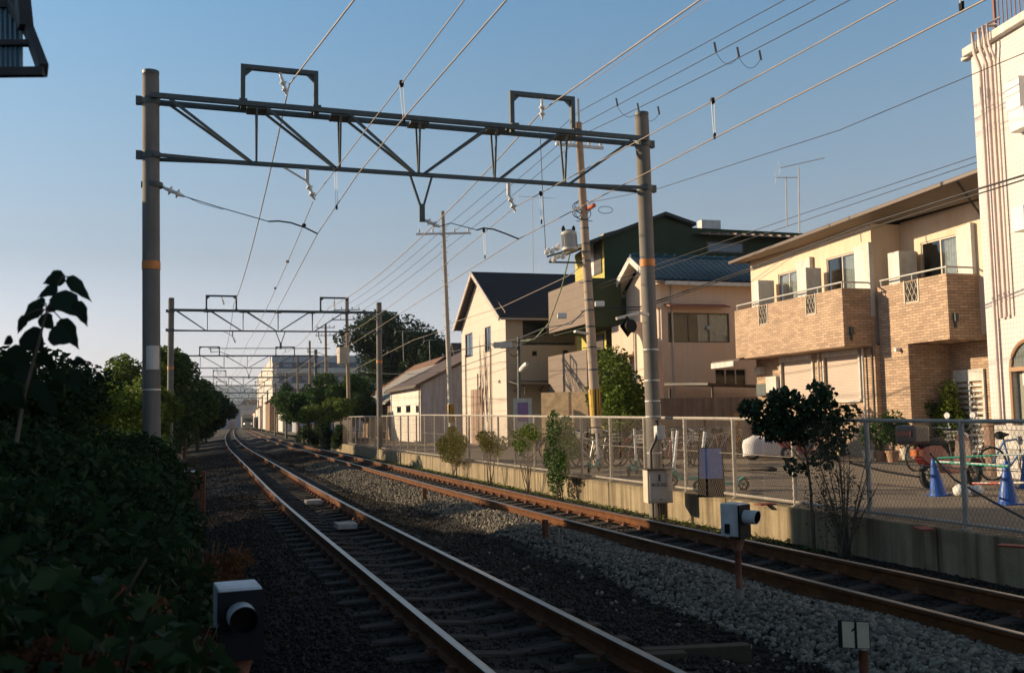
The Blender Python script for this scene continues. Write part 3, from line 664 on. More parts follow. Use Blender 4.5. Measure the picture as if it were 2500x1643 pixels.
# pillar below balcony 2 and recess with gate
xp=h1.pix(2220,900,v1)[0]
m=MB(); m.box(x2a,xp,v1,v1+1.6,g0,b1b-.035); m.box(xp,xb1,v1+1.5,v1+1.9,g0,b1b+.3); m.build('ground_floor_wall',BRK,R1,world=False)
gx0,gz1=h1.pix(2328,905,v1+1.45); gx1=h1.pix(2402,905,v1+1.45)[0]; y=v1+1.42
gt=MB(); 
for q in(gx0,(gx0+gx1)/2-.04,gx1-.08): gt.box(q,q+.08,y,y+.06,g0+.05,gz1)
gt.box(gx0+.08,gx1-.08,y,y+.06,gz1-.35,gz1)
n=13
for i in range(n):
    z=g0+.15+i*(gz1-.5-g0)/n
    for a,b in((gx0+.08,(gx0+gx1)/2-.04),((gx0+gx1)/2+.04,gx1-.08)): gt.box(a,b,y+.01,y+.05,z,z+.08)
gt.build('entrance_door',WHITED,R1,world=False)
# roof
e0=h1.pix(1787,643,.5); e1=h1.pix(2400,417,.5); z0e,z1e=e0[1],e1[1]; xe0,xe1=e0[0],e1[0]
m=MB(); th=.10
A=[(xe0,.5,z0e),(xe1,.5,z1e),(xe1,5,z1e+1.3),(xe0+2,5,z0e+1.3)]
m.slab(A,(0,0,th)); m.slab([(xe0,.5,z0e),(xe0+2,5,z0e+1.3),(xe0+.3,9.5,z0e)],(0,0,th)); m.slab([(xe0+2,5,z0e+1.3),(xe1,5,z1e+1.3),(xe1,9.5,z1e),(xe0+.3,9.5,z0e)],(0,0,th))
rf=m.build('roof',ROOFB,R1,world=False)
m=MB(); m.quad((xe0+.05,.56,z0e-.02),(xe1,.56,z1e-.02),(xe1,v2,zA+.05),(xe0+.3,v1+.1,zA-.02)); m.build('soffit',SOFF,R1,world=False)
m=MB(); m.bar((xe0-.05,.42,z0e+.01),(xe1,.42,z1e+.01),.12,.13); m.build('gutter',mat('gutter_brown',(.10,.065,.045),.5,.1,3),R1,world=False,bevel=.02)
for px,py,v in((2325,470,v2),):
    pass
m=MB(); q=xb1-.12; m.tube([(h1.pix(2340,470,.5)[0],.45,z1e-.05),(q,v2-.1,zA-.5),(q,v2-.1,g0)],.04,8); m.build('downpipe',DARKB,R1,world=False)
for px,c in((2135,DARKB),(2003,WHITED),(2112,WHITED)):
    m=MB(); x=h1.pix(px,930,.95)[0]; m.tube([(x,.9,g0 if px!=2003 else 2.2),(x,.9,b1b-.02)],.04,8); m.build('downpipe',c,R1,world=False)
def unit(pxl,pxc,pxr,pyt,v,lab,h=1.15):   # heat pump / AC outdoor unit standing on balcony, wide face towards the camera
    x1,zt=h1.pix(pxc,pyt,v+.25); x0=h1.pix(pxl,pyt,v+.25)[0]; 
    y1,_=h1.pixs(pxr,pyt,x1); t=h1.thing('air_conditioner_unit',lab,'air conditioner',0,'air conditioners on the house'); t.location=tuple(h1.o+h1.e*x0+h1.m*(v+.25)+Vector((0,0,zt-h)))
    W=x1-x0; D=y1-(v+.25); m=MB(); m.box(0,W,0,D,.12,h); m.build('casing',WHITED,t,world=False,bevel=.02)
    m=MB(); m.box(.03,W-.03,.04,D-.04,0,.12); m.build('base_rack',GALV,t,world=False)
    m=MB(); m.lathe((W+.002,D*.5,h*.5),(W+.02,D*.5,h*.5),[(0,min(D*.38,.22)),(1,min(D*.38,.22)*.95)],20); 
    m.build('fan_grille',mat('grille_grey',(.45,.44,.42),.6,.1,30),t,world=False)
unit(1834,1851,1890,684,0.,'white air conditioner unit at the far end of the left balcony',1.7)
unit(1944,1967,2005,653,0.,'white air conditioner unit in the middle of the left balcony',1.7)
unit(2166,2194,2238,612,v1,'white air conditioner unit on the right-hand balcony',1.8)
for px,py,u in((2077,808,bx1),(2330,775,x2b)):   # wall lamps on balcony sides
    y,z=h1.pixs(px,py,u); m=MB(); m.box(u,u+.12,y-.06,y+.06,z-.12,z+.12); m.box(u+.02,u+.08,y-.03,y+.03,z-.3,z-.12); m.build('wall_lamp',GALV,R1,world=False,bevel=.01)
x,z=h1.pix(2197,852,v1); m=MB(); m.lathe((x,v1,z),(x,v1-.18,z-.03),[(0,.05),(.5,.07),(1,.06)],10); m.build('security_light',WHITE,R1,world=False)
for (a,b,c,d) in ((1852,1866,897,913),(1879,1906,920,958),(1856,1880,938,966)):
    x0,z1=h1.pix(a,c,.98); x1,z0_=h1.pix(b,d,.98); m=MB(); m.box(x0,x1,.8,.999,z0_,z1); m.build('meter_box',WHITED if a<1855 or a==1879 else GALV,R1,world=False,bevel=.01)
# side porch roof (left)
m=MB(); m.slab([(-1.6,-.2,3.65),(.6,-.2,3.65),(.6,1.6,4.1),(-1.2,1.6,4.1)],(0,0,.07)); m.build('porch_roof',ROOFB,R1,world=False)
m=MB(); m.box(-1.6,.2,-.24,-.18,3.45,3.66); m.build('porch_gutter',WHITED,R1,world=False)
# TV aerials
def aerial(lab,px,pyb,pyt,Y,yag,ang=.5,extra=False):
    b=at(px,pyb,Y); t_=at(px-2,pyt,Y); t=thing('television_aerial',lab,'antenna',tuple(b),0,'television aerials on the roofs'); m=MB(); m.tube([b,t_],.022,6); m.build('mast',GALVL,t)
    m=MB(); L=yag; a=t_+Vector((-L*.4,-.1,-.05)); c=t_+Vector((L*.6,.3,ang*.4)); m.tube([a,c],.012,5)
    for i in range(12):
        q=a.lerp(c,i/11); m.tube([q+Vector((-.02,-.12,.0)),q+Vector((.02,.12,.0))],.006,4)
    q=a; m.tube([q+Vector((-.05,0,.22)),q,q+Vector((-.05,0,-.22))],.008,4); m.build('antenna_array',GALVL,t)
aerial('taller television aerial above the balcony house roof',1952,570,408,32,1.6,.9)
aerial('shorter television aerial left of the tall one on the roof',1921,553,432,33,.9,.1)
aerial('thin aerial mast rising behind the gable house, left of the transformer',1302,690,478,60,2.2,-.3)
aerial('aerial mast with long yagi over the tiled roofs in the distance',985,880,808,88,1.6,.0)
aerial('second far aerial mast near the long shed roof',1050,890,830,80,1.,.1)
# ---------- H2 : white tiled building at the right edge
h2=Frame(2421,25.2,8.2); R2=h2.thing('white_tiled_building','tall white tiled building with drain pipes and a brown roof railing','building')
zt=h2.pix(2371,137)[1]; W2=14
dr=(h2.pix(2468,830)[0],h2.pix(2560,830)[0],g0,h2.pix(2500,900)[1])
m=MB(); holed(m,0,W2,g0,zt,[dr],0,.25); m.quad((0,0,g0),(0,9,g0),(0,9,zt),(0,0,zt)); m.quad((W2,0,g0),(W2,9,g0),(W2,9,zt),(W2,0,zt)); m.quad((0,9,g0),(W2,9,g0),(W2,9,zt),(0,9,zt)); m.quad((0,0,zt),(W2,0,zt),(W2,9,zt),(0,9,zt))
m.build('wall',WTI,R2,world=False)
# arched door head: lunette above door
ac=((dr[0]+dr[1])/2,dr[3]); ra=(dr[1]-dr[0])/2
m=MB(); pts=[(ac[0]+ra*math.cos(a),-.01,ac[1]+ra*.95*math.sin(a)) for a in np.linspace(0,math.pi,20)]; m.slab(pts,(0,-.02,0)); m.build('arched_window',GLASS,R2,world=False)
m=MB(); m.tube([(ac[0]+ra*1.03*math.cos(a),-.03,ac[1]+ra*1.0*math.sin(a)) for a in np.linspace(0,math.pi,20)],.05,6); m.tube([(dr[0]-.03,-.03,g0),(dr[0]-.03,-.03,ac[1])],.05,6); m.bar((dr[0],-.05,ac[1]),(dr[1],-.05,ac[1]),.08,.1); m.build('arch_trim',mat('door_trim_tan',(.38,.22,.12),.6,.1,3),R2,world=False)
m=MB(); m.box(dr[0],dr[1],.12,.16,g0,dr[3]); D=m.build('door',mat('grey_green_door',(.22,.22,.17),.5,.1,2),R2,world=False)
x,z=h2.pix(2487,915); m=MB(); m.box(x,x+.35,.1,.118,z-.25,z+.2); m.build('notice',WHITE,R2,world=False).parent=D
x,z=h2.pix(2475,898); m=MB(); m.box(x-.06,x+.08,.1,.118,z-.06,z+.05); m.build('sticker',mat('red_sticker',(.6,.05,.04),.5,.1,3),R2,world=False).parent=D
m=MB(); m.box(-.12,W2+.1,-.18,.3,zt,zt+.22); m.box(-.3,.0,-.1,.1,zt-.05,zt+.05); m.build('cornice',WHITED,R2,world=False,bevel=.02)
RB=mat('brown_railing',(.24,.085,.04),.5,.2,4); xr=h2.pix(2421,60)[0]; m=MB(); zr=zt+.22
for z in(zr+.12,zr+1.35): m.bar((xr,.1,z),(W2,.1,z),.05,.05)
m.bar((xr,.1,zr+.12),(xr,6,zr+.12),.05,.05); m.bar((xr,.1,zr+1.35),(xr,6,zr+1.35),.05,.05)
k=0; x=xr
while x<W2:
    m.bar((x,.1,zr if k%8==0 else zr+.12),(x,.1,zr+1.35),.06 if k%8==0 else .02,.06 if k%8==0 else .02); x+=.16; k+=1
m.build('roof_railing',RB,R2,world=False)
for i,(px,pb) in enumerate(((2409,772),(2425,778),(2437,775),(2447,770))):
    x=h2.pix(px,300)[0]; zb=h2.pix(px+22,pb)[1]; m=MB(); xo=x+.08
    pts=[(x,.1,zt+.45+.12*(i%2)),(x,-.25,zt+.4),(x,-.24,zt-.1),(x,-.09,zt-.5),(x,-.09,zb+.2)]+([(x,-.09,zb)] if i else [(x,-.09,g0)])
    m.tube(pts,.045 if i<3 else .03,8); m.build('drain_pipe',mat('pipe_beige',(.58,.47,.42),.5,.1,3),R2,world=False,smooth=True)
for (a,b,c,d) in ((2480,2520,203,265),(2489,2530,275,310),(2496,2530,510,560)):
    x0,z1=h2.pix(a,c); x1,z0_=h2.pix(b,d); m=MB(); m.box(x0,x1,-.3,-.001,z0_,z1); m.build('vent_box',WHITE,R2,world=False,bevel=.02)
# ---------- H3 : cream house with blue glazed roof
h3=Frame(1622,42.5,17); R3=h3.thing('blue_roof_house','cream rendered house with a curved wing wall under a glazed blue tile roof','house')
x0=h3.pix(1530,800)[0]; ze=h3.pix(1610,690)[1]; xm=x0/2; za=h3.pix(1556,648)[1]; D3=12
wn=(h3.pixs(1632,830,0)[0],h3.pixs(1782,830,0)[0],h3.pixs(1700,836,0)[1],h3.pixs(1700,764,0)[1])
wn2=(h3.pixs(1745,900,0)[0],h3.pixs(1822,900,0)[0],h3.pixs(1780,945,0)[1],h3.pixs(1780,900,0)[1])
facade_box(R3,x0,0,0,D3,g0,ze,PINKW,'wall',holes_s=[wn,wn2],holes_f=[(h3.pix(1560,860)[0],h3.pix(1572,860)[0],h3.pix(1565,868)[1],h3.pix(1565,815)[1])])
window(R3,*wn,0,-.1,axis='y',panes=3,fm=DARKB,curt=2); window(R3,*wn2,0,-.1,axis='y',panes=3,fm=TRIM)
m=MB(); m.add([(x0,0,ze),(0,0,ze),(xm,0,za),(x0,D3,ze),(0,D3,ze),(xm,D3,za)],[(0,1,2),(3,5,4),(0,2,5,3),(1,4,5,2)]); m.build('gable',PINKW,R3,world=False)
m=MB(); yo=-.55; o1=.5
def slope(xe,ze_,sgn):
    nu,nv=int((D3+.8)/.07),14
    for i in range(nu+1):
        y=yo+i*(D3+.8)/nu; 
        for j in range(nv+1):
            t=j/nv
            for st_ in((0,) if j in(0,nv) else (0,1)):
                x=xe+(xm-xe)*t; z=ze_+(za+.25-ze_)*t+.07*abs(math.sin(y*math.pi/.3))+(.05 if st_ else 0)
                m.v.append((x,y,z))
    c=2*(nv+1)-2
    b=len(m.v)-(nu+1)*c
    for i in range(nu):
        for j in range(c-1): m.f.append((b+i*c+j,b+i*c+j+1,b+(i+1)*c+j+1,b+(i+1)*c+j)); m.m.append(0)
slope(o1,ze+.02,1); slope(x0-o1,ze+.02,-1)
m.tube([(xm,yo,za+.3),(xm,D3+.3,za+.3)],.13,8)
k=0
while k<int(D3/.5): m.lathe((xm,k*.5-.3,za+.38),(xm,k*.5-.3,za+.5),[(0,.07),(.5,.09),(1,.02)],8); k+=1
m.build('roof',BLUET,R3,world=False)
m=MB(); 
for xe in(o1,x0-o1): m.bar((xe,yo-.03,ze-.08),(xm,yo-.03,za+.17),.06,.26); m.bar((xe,0,ze-.08),(xe,D3,ze-.08),.06,.16)
m.quad((o1,yo,ze-.02),(xm,yo,za+.2),(xm,0,za+.2),(o1,0,ze-.02)); m.quad((x0-o1,yo,ze-.02),(xm,yo,za+.2),(xm,0,za+.2),(x0-o1,0,ze-.02)); m.quad((0,yo,ze-.04),(o1,yo,ze-.04),(o1,D3,ze-.04),(0,D3,ze-.04)); m.build('barge_board',WHITED,R3,world=False)
y0_,z_=h3.pixs(1602,745,0); y1_=h3.pixs(1768,745,0)[0]; m=MB(); m.slab([(0,.15,z_),(0,y1_,z_),(.55,y1_,z_-.12),(.55,.15,z_-.12)],(0,0,.07)); m.build('window_canopy',mat('rust_canopy',(.22,.08,.05),.6,.1,3),R3,world=False)
# curved wing wall at the corner + balcony on the front
m=MB(); pts=[(.02,-.15,g0),(.02,.25,g0)]; zc=h3.pix(1612,850)[1]
arc=[(0.25+.0,zc-.9)]
prof=[(-.9,g0),(.02,g0),(.02,zc-.2)]+[(-.9+.92*math.cos(a)*1.0,zc-.2+.9*math.sin(a)-.0) for a in np.linspace(0,math.pi/2,8)][1:]
m.slab([(x,-.9,z) for x,z in prof],(0,.12,0)); m.build('wing_wall',STU,R3,world=False)
m=MB(); zb_=h3.pix(1530,868)[1]; zt_=h3.pix(1530,800)[1]; m.box(x0+.2,-1.1,-.85,-.02,zb_,zt_); m.box(x0+.1,-1.05,-.92,-.01,zb_-.12,zb_-.001); m.build('balcony',PINKW,R3,world=False,bevel=.02)
m=MB(); a=h3.pix(1565,720)[0]; m.lathe((-1.2,-.03,7.),(-1.2,.0,7.),[(0,.33),(1,.33)],20); m.build('round_window',GLASS,R3,world=False)
m=MB(); m.box(-.45,-.001,-.25,-.001,6.25,7.25); m.build('chimney_breast',STU,R3,world=False)
# carport & low wall at its side
cp=thing('carport','low dark carport with a wavy translucent roof between the cream houses','carport',tuple(gz(1760,1060,.2)),h3.rz); 
b=Vector(cp.location); m=MB(); 
A=[h3.pixs(1640,948,1.2),h3.pixs(1842,962,1.2)]
m=MB(); o_=h3.o; P=lambda x,y,z:(o_+h3.e*x+h3.m*y+Vector((0,0,z)))
inv=Matrix.Rotation(-h3.rz,4,'Z')
L_=lambda x,y,z:tuple(inv@(P(x,y,z)-b))
m.slab([L_(.5,A[0][0],2.9),L_(.5,A[1][0]+.5,2.75),L_(3.2,A[1][0],2.65),L_(3.2,A[0][0]+.6,2.8)],(0,0,.09)); m.build('canopy',DARKB,cp,world=False)
m=MB()
for x,y in((.6,A[0][0]+.2),(3.,A[0][0]+.9),(3.,A[1][0]-.3)): p=L_(x,y,0.2); q=L_(x,y,2.75); m=MB(); m.bar(p,q,.08,.08); m.build('post',DARKB,cp,world=False)
for yy_,zz_ in((2.2,5.4),(5.6,3.2),(1.2,3.0),(7.4,5.7)): MB().lathe((0,yy_,zz_),(.12,yy_,zz_-.04),[(0,.08),(.6,.09),(1,.05)],10).build('vent_cap',GALVL,R3,world=False)
m=MB(); m.tube([(.05,.5,g0),(.05,.5,ze-.1)],.04,6); m.build('downpipe',TRIM,R3,world=False)
m=MB(); m.box(.001,.25,1.,1.5,g0+.9,g0+1.4); m.build('meter_box',GALVL,R3,world=False,bevel=.01)
# ---------- H4 : dark green building with olive recesses
h4=Frame(1485,47.5,17); R4=h4.thing('dark_green_building','tall dark green building with olive recesses and taupe balcony boxes','building')
x0=h4.pix(1405,700)[0]; zw=h4.pix(1485,560)[1]-.1; D4=26
m=MB(); m.quad((x0,0,g0),(0,0,g0),(0,0,zw),(x0,0,zw-.4)); m.quad((x0,0,g0),(x0,D4,g0),(x0,D4,zw-.4),(x0,0,zw-.4)); m.build('front_wall',OLIVE,R4,world=False)
ap=h4.pixs(1618,523,0); kn=h4.pixs(1692,549,0); rt=h4.pixs(1845,553,0)
m=MB(); yy=[0,ap[0],kn[0],D4]; zz=[zw,ap[1]-.15,kn[1]-.15,kn[1]-.3]
for k in range(3): m.quad((0,yy[k],g0),(0,yy[k+1],g0),(0,yy[k+1],zz[k+1]),(0,yy[k],zz[k]))
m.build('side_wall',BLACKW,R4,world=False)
ln=h4.pix(1437,572,-1.3); m=MB(); m.slab([(x0-.3,-1.3,zw-.75),(.35,-1.3,zw-.75),(.35,ap[0],ap[1]-.1),(x0-.3,ap[0],ap[1]-.1)],(0,0,.16)); m.slab([(x0-.3,ap[0],ap[1]-.1),(.35,ap[0],ap[1]-.1),(.35,kn[0],kn[1]-.1),(x0-.3,kn[0],kn[1]-.1)],(0,0,.16)); m.build('roof',mat('dark_roof_edge',(.03,.035,.03),.7,.2,2),R4,world=False)
RIB=mat('ribbed_metal_roof',(.24,.16,.12),.5,.1,3,metal=.2); m=MB()
za_,zb2=kn[1],h4.pixs(1800,575,.8)[1]; ny=int((D4-kn[0])/.5)
for k in range(ny):
    a=kn[0]+k*.5; m.slab([(.8,a,zb2),(.8,a+.42,zb2),(-4,a+.42,za_+.35),(-4,a,za_+.35)],(0,0,.04)); m.box(.78,.84,a+.42,a+.5,zb2-.02,zb2+.12); m.slab([(.8,a+.42,zb2),(.8,a+.5,zb2),(-4,a+.5,za_+.35),(-4,a+.42,za_+.35)],(0,0,.11))
m.build('ribbed_roof',RIB,R4,world=False)
a=h4.pixs(1723,604,0); b_=h4.pixs(1814,604,0); m=MB(); m.box(0,.06,a[0],b_[0],a[1]-.28,a[1]+.3); fr=m.build('window',DARKB,R4,world=False); m=MB(); m.box(.061,.075,a[0]+.1,b_[0]-.1,a[1]-.2,a[1]+.22); m.build('pane',mat('sky_glass',(.14,.17,.2),.3,.1,2),R4,world=False).parent=fr
p=h4.pix(1433,700,-1.6)
for (yt,yb) in ((690,790),(865,1010)):
    xl=h4.pix(1338,yt,-1.7)[0]; xr_=h4.pix(1432,yt,-1.7)[0]; z1=h4.pix(1432,yt-12,-1.7)[1]; zb_=max(g0,h4.pix(1432,yb,-1.7)[1])
    m=MB(); m.box(xl,xr_,-1.7,-1.45,zb_,z1); m.box(xl,xl+.1,-1.45,-.01,zb_,z1); m.build('balcony',TAUPE,R4,world=False)
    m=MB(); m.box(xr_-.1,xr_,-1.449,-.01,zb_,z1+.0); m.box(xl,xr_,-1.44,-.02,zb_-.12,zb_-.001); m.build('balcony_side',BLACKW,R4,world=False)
for zc in (h4.pix(1460,640,0)[1],h4.pix(1460,865,0)[1]):
    xa,xb_=h4.pix(1452,640)[0],h4.pix(1470,640)[0]; m=MB(); m.box(xa,xb_,-.05,.0,zc-.6,zc+.95); fr=m.build('window_shutter',DARKB,R4,world=False); m=MB(); m.box(xa-.45,xa-.05,-.04,0,zc-.6,zc+.95); m.build('window',WHITE,R4,world=False)
m=MB(); m.box(h4.pix(1760,540)[0] if False else -2.4,-1.9,kn[0]+1.5,kn[0]+2.6,kn[1],kn[1]+.7); m.build('roof_vent',WHITED,R4,world=False)
# ---------- H5 : white gable house
h5=Frame(1238,51.6,17); R5=h5.thing('gable_house','pale gable-fronted house with dark slate roof and dead vines on its wall','house')
x0=h5.pix(1127,850)[0]; ze=h5.pix(1236,770)[1]; xm,za=h5.pix(1168,672); zl=h5.pix(1124,802)[1]; D5=11
xm=h5.pix(1168,672)[0]
wf=[(h5.pix(1136,850)[0],h5.pix(1154,850)[0],h5.pix(1145,872)[1],h5.pix(1145,814)[1]),(h5.pix(1184,850)[0],h5.pix(1199,850)[0],h5.pix(1190,860)[1],h5.pix(1190,798)[1])]
ws=[(h5.pixs(1276,800,0)[0],h5.pixs(1402,800,0)[0],h5.pixs(1330,838,0)[1],h5.pixs(1330,783,0)[1]),(h5.pixs(1299,860,0)[0],h5.pixs(1311,860,0)[0],h5.pixs(1305,869,0)[1],h5.pixs(1305,857,0)[1]),(h5.pixs(1374,860,0)[0],h5.pixs(1387,860,0)[0],h5.pixs(1380,867,0)[1],h5.pixs(1380,855,0)[1])]
m=MB(); holed(m,x0,0,g0,zl,wf,0,.12); m.add([(x0,0,zl),(0,0,zl),(0,0,ze),(xm,0,za)],[(0,1,2,3)]); m.quad((x0,0,g0),(x0,D5,g0),(x0,D5,zl),(x0,0,zl)); m.add([(x0,D5,g0),(0,D5,g0),(0,D5,ze),(xm,D5,za),(x0,D5,zl)],[(0,1,2,3,4)])
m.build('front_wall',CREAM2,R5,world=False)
m=MB(); holed(m,0,D5,g0,ze,ws,0,-.12,axis='y'); m.build('side_wall',mat('shaded_siding',(.46,.37,.27),.85,.06,1.2,.1,50),R5,world=False)  # side wall's shade is put into a darker siding colour than the front
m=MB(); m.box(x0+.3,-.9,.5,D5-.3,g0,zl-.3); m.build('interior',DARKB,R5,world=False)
for q in wf: window(R5,*q,0,.1,panes=2,fm=DARKB)
m=MB(); q=ws[0]; m.box(-.9,-.85,q[0],q[1],q[2],q[3]); m.box(-.85,0,q[0]-.1,q[1],q[2]-.1,q[2]); m.build('balcony_recess',mat('dark_green_door',(.02,.04,.025),.4,.2,2),R5,world=False)
m=MB(); m.box(-.02,.06,q[0],q[1],q[2]+.02,q[2]+.42); m.box(-.02,.05,q[1]-1.6,q[1]-.2,q[2]+.42,q[3]-.1); m.build('balcony_panel',mat('smoked_panel',(.12,.10,.08),.4,.1,2),R5,world=False)
for q in ws[1:]: window(R5,*q,0,-.08,axis='y',panes=1,fm=DARKB)
m=MB(); o1=.35; m.slab([(xm,-.4,za+.05),(o1,-.4,ze-.22),(o1,D5+.3,ze-.22),(xm,D5+.3,za+.05)],(0,0,.14)); m.build('roof_slope',SLATE,R5,world=False)
m=MB(); m.slab([(xm,-.4,za+.05),(x0-.3,-.4,zl-.15),(x0-.3,D5+.3,zl-.15),(xm,D5+.3,za+.05)],(0,0,.14)); m.build('roof_slope',SLATE,R5,world=False)
m=MB(); m.bar((xm,-.44,za+.08),(o1,-.44,ze-.2),.06,.24); m.bar((xm,-.44,za+.08),(x0-.3,-.44,zl-.12),.06,.24); m.bar((o1+.05,-.4,ze-.2),(o1+.05,D5,ze-.2),.1,.1); m.build('barge_board',mat('barge_grey',(.42,.36,.32),.6,.1,3),R5,world=False)
xd=h5.pix(1137,900)[0]
for px in(1139,1168,1200): m=MB(); x=h5.pix(px,900)[0]; m.tube([(x,-.06,g0),(x,-.06,ze-1.5 if px!=1168 else 4.2)],.035,6); m.build('downpipe',DARKB,R5,world=False)
m=MB()
for i in range(16):
    x=h5.pix(1176+random.uniform(-4,18),900)[0]; z=g0+random.uniform(0,2); pts=[(x,-.03,z)]
    for k in range(7): x+=random.uniform(-.16,.12); z+=random.uniform(.3,.8); pts.append((x,-.03-random.random()*.03,min(z,ze)))
    m.tube(pts,.018,4,r2=.006)
m.build('dead_vine',BARK,R5,world=False)
m=MB(); a_,zt_=h5.pix(1151,952); b_=h5.pix(1179,952)[0]; m.box(a_,b_,-.05,-.001,g0,zt_)
for k in range(1,4): m.box(a_+(b_-a_)*k/4-.02,a_+(b_-a_)*k/4+.02,-.07,-.051,g0,zt_)
m.build('gate_door',mat('brown_gate',(.30,.19,.13),.6,.15,4),R5,world=False)
m=MB(); y0_=h5.pixs(1228,935,1.3)[0]; y1_=h5.pixs(1342,935,1.3)[0]; zc=h5.pixs(1280,932,0)[1]; m.slab([(0.01,.1,zc),(0.01,D5,zc),(1.9,D5,zc-.25),(1.9,.1,zc-.25)],(0,0,.06))
for y in np.arange(.4,D5,1.4): m.tube([(0.02,y,zc-.5),(1.,y,zc-.12),(1.8,y,zc-.3),(1.85,y,zc-.7)],.03,5)
for y in(.15,D5*.5,D5-.2): m.bar((1.8,y,g0),(1.8,y,zc-.25),.07,.07)
m.build('lean_to_canopy',DARKB,R5,world=False)
for xx_,zz_ in((-2.2,5.6),(-5.2,3.4),(-1.2,3.6)): MB().lathe((xx_,0,zz_),(xx_,-.12,zz_-.04),[(0,.08),(.6,.09),(1,.05)],10).build('vent_cap',GALVL,R5,world=False)
for yy_,zz_ in((1.2,5.7),(3.4,3.3)): MB().lathe((0,yy_,zz_),(.12,yy_,zz_-.04),[(0,.08),(.6,.09),(1,.05)],10).build('vent_cap',GALVL,R5,world=False)
# ---------- H6 : long shed / low house with white front
h6=Frame(1027,62.7,16.5); R6=h6.thing('white_shed','low shed with a white plastered front, shade-grey flank and brown sloping roof','shed')
x0=h6.pix(953,960)[0]; zf=h6.pix(1027,941)[1]; D6=8
wf=[(h6.pix(a,1000)[0],h6.pix(b,1000)[0],h6.pix(a,1008)[1],h6.pix(a,c)[1]) for a,b,c in((969,979,993),(991,1002,990),(1015,1022,990))]
m=MB(); holed(m,x0,0,g0,zf,wf,0,.12); m.build('front_wall',mat('white_plaster',(.72,.66,.60),.85,.08,2,kind='streak',extra={'dark':.85}),R6,world=False)
for q in wf: window(R6,*q,0,.1,panes=2,fm=GALV)
zk=zf+D6*.5; m=MB(); m.add([(0,0,g0),(0,D6,g0),(0,D6,zk),(0,0,zf)],[(0,1,2,3)]); m.add([(x0,0,g0),(x0,D6,g0),(x0,D6,zk),(x0,0,zf)],[(0,1,2,3)]); m.quad((x0,D6,g0),(0,D6,g0),(0,D6,zk),(x0,D6,zk)); m.build('side_wall',GREYW,R6,world=False)  # flank's shade is put into its colour: grey against the white front
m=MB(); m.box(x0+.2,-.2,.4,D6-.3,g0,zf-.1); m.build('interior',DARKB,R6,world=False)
m=MB(); m.slab([(x0-.3,-.35,zf-.12),(.25,-.35,zf-.12),(.25,D6,zk+.05),(x0-.3,D6,zk+.05)],(0,0,.16)); m.build('roof',ROOFB,R6,world=False)
m=MB(); m.bar((x0-.3,-.4,zf-.1),(.3,-.4,zf-.1),.1,.1); m.tube([(-.02,-.08,zf-.2),(-.02,-.08,g0)],.04,6); m.build('gutter',DARKB,R6,world=False)
# ---------- generic pitched house
def house(name,lab,px,Y,head,wpx,depth,zeave,rise,wm,rm,axis='x',wins=()):
    h=Frame(px,Y,head); R=h.thing(name,lab,'house'); x0=h.pix(wpx,1000)[0]
    m=MB(); holed(m,x0,0,g0,zeave,list(wins),0,.1); m.quad((0,0,g0),(0,depth,g0),(0,depth,zeave),(0,0,zeave)); m.quad((x0,0,g0),(x0,depth,g0),(x0,depth,zeave),(x0,0,zeave)); m.quad((x0,depth,g0),(0,depth,g0),(0,depth,zeave),(x0,depth,zeave))
    if axis=='x': m.add([(0,0,zeave),(0,depth,zeave),(0,depth/2,zeave+rise)],[(0,1,2)]); m.add([(x0,0,zeave),(x0,depth,zeave),(x0,depth/2,zeave+rise)],[(0,1,2)])
    else: m.add([(0,0,zeave),(x0,0,zeave),(x0/2,0,zeave+rise)],[(0,1,2)])
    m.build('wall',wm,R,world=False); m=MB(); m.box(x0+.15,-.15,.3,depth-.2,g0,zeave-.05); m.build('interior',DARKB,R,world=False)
    for q in wins: window(R,*q,0,.09,fm=GALV,panes=2)
    m=MB(); e=.4; s=rise/(depth/2) if axis=='x' else rise/(abs(x0)/2)
    if axis=='x':
        m.slab([(x0-e,-e,zeave-s*e),(e,-e,zeave-s*e),(e,depth/2,zeave+rise),(x0-e,depth/2,zeave+rise)],(0,0,.12)); m.slab([(x0-e,depth+e,zeave-s*e),(e,depth+e,zeave-s*e),(e,depth/2,zeave+rise),(x0-e,depth/2,zeave+rise)],(0,0,.12))
    else:
        m.slab([(e,-e,zeave-s*e),(e,depth,zeave-s*e),(x0/2,depth,zeave+rise),(x0/2,-e,zeave+rise)],(0,0,.12)); m.slab([(x0-e,-e,zeave-s*e),(x0-e,depth,zeave-s*e),(x0/2,depth,zeave+rise),(x0/2,-e,zeave+rise)],(0,0,.12))
    m.build('roof',rm,R,world=False); return h,R
KW=mat('clay_roof',(.30,.15,.09),.8,.2,3,kind='roof',extra={'w':.3,'h':.3,'m':.03,'off':0,'c1':1.2,'c2':.8,'mc':(.10,.05,.03)})
KG=mat('grey_tile_roof',(.36,.33,.29),.7,.2,3,kind='roof',extra={'w':.3,'h':.3,'m':.03,'off':0,'c1':1.1,'c2':.85,'mc':(.15,.13,.11)})
WOOD=mat('weathered_wood_wall',(.32,.20,.12),.9,.2,4,kind='planks',extra={'w':.18,'h':4,'m':.01,'off':0,'c1':1.2,'c2':.7,'mc':(.05,.03,.02)})
house('old_wooden_house','old timber house with a grey tiled roof and cluttered eaves, left of the white shed',952,74,16.5,886,8,3.1,2.7,WOOD,KG)
house('clay_roof_house','house with a rust-red clay tile roof under the big dark tree',965,88,16,893,9,4.0,3.2,WOOD,KW)
house('small_gable_house','small pale gable end showing between the shed roof and the gable house',1128,84,16,1102,6,6.2,1.9,CREAM2,ROOFB,axis='y')
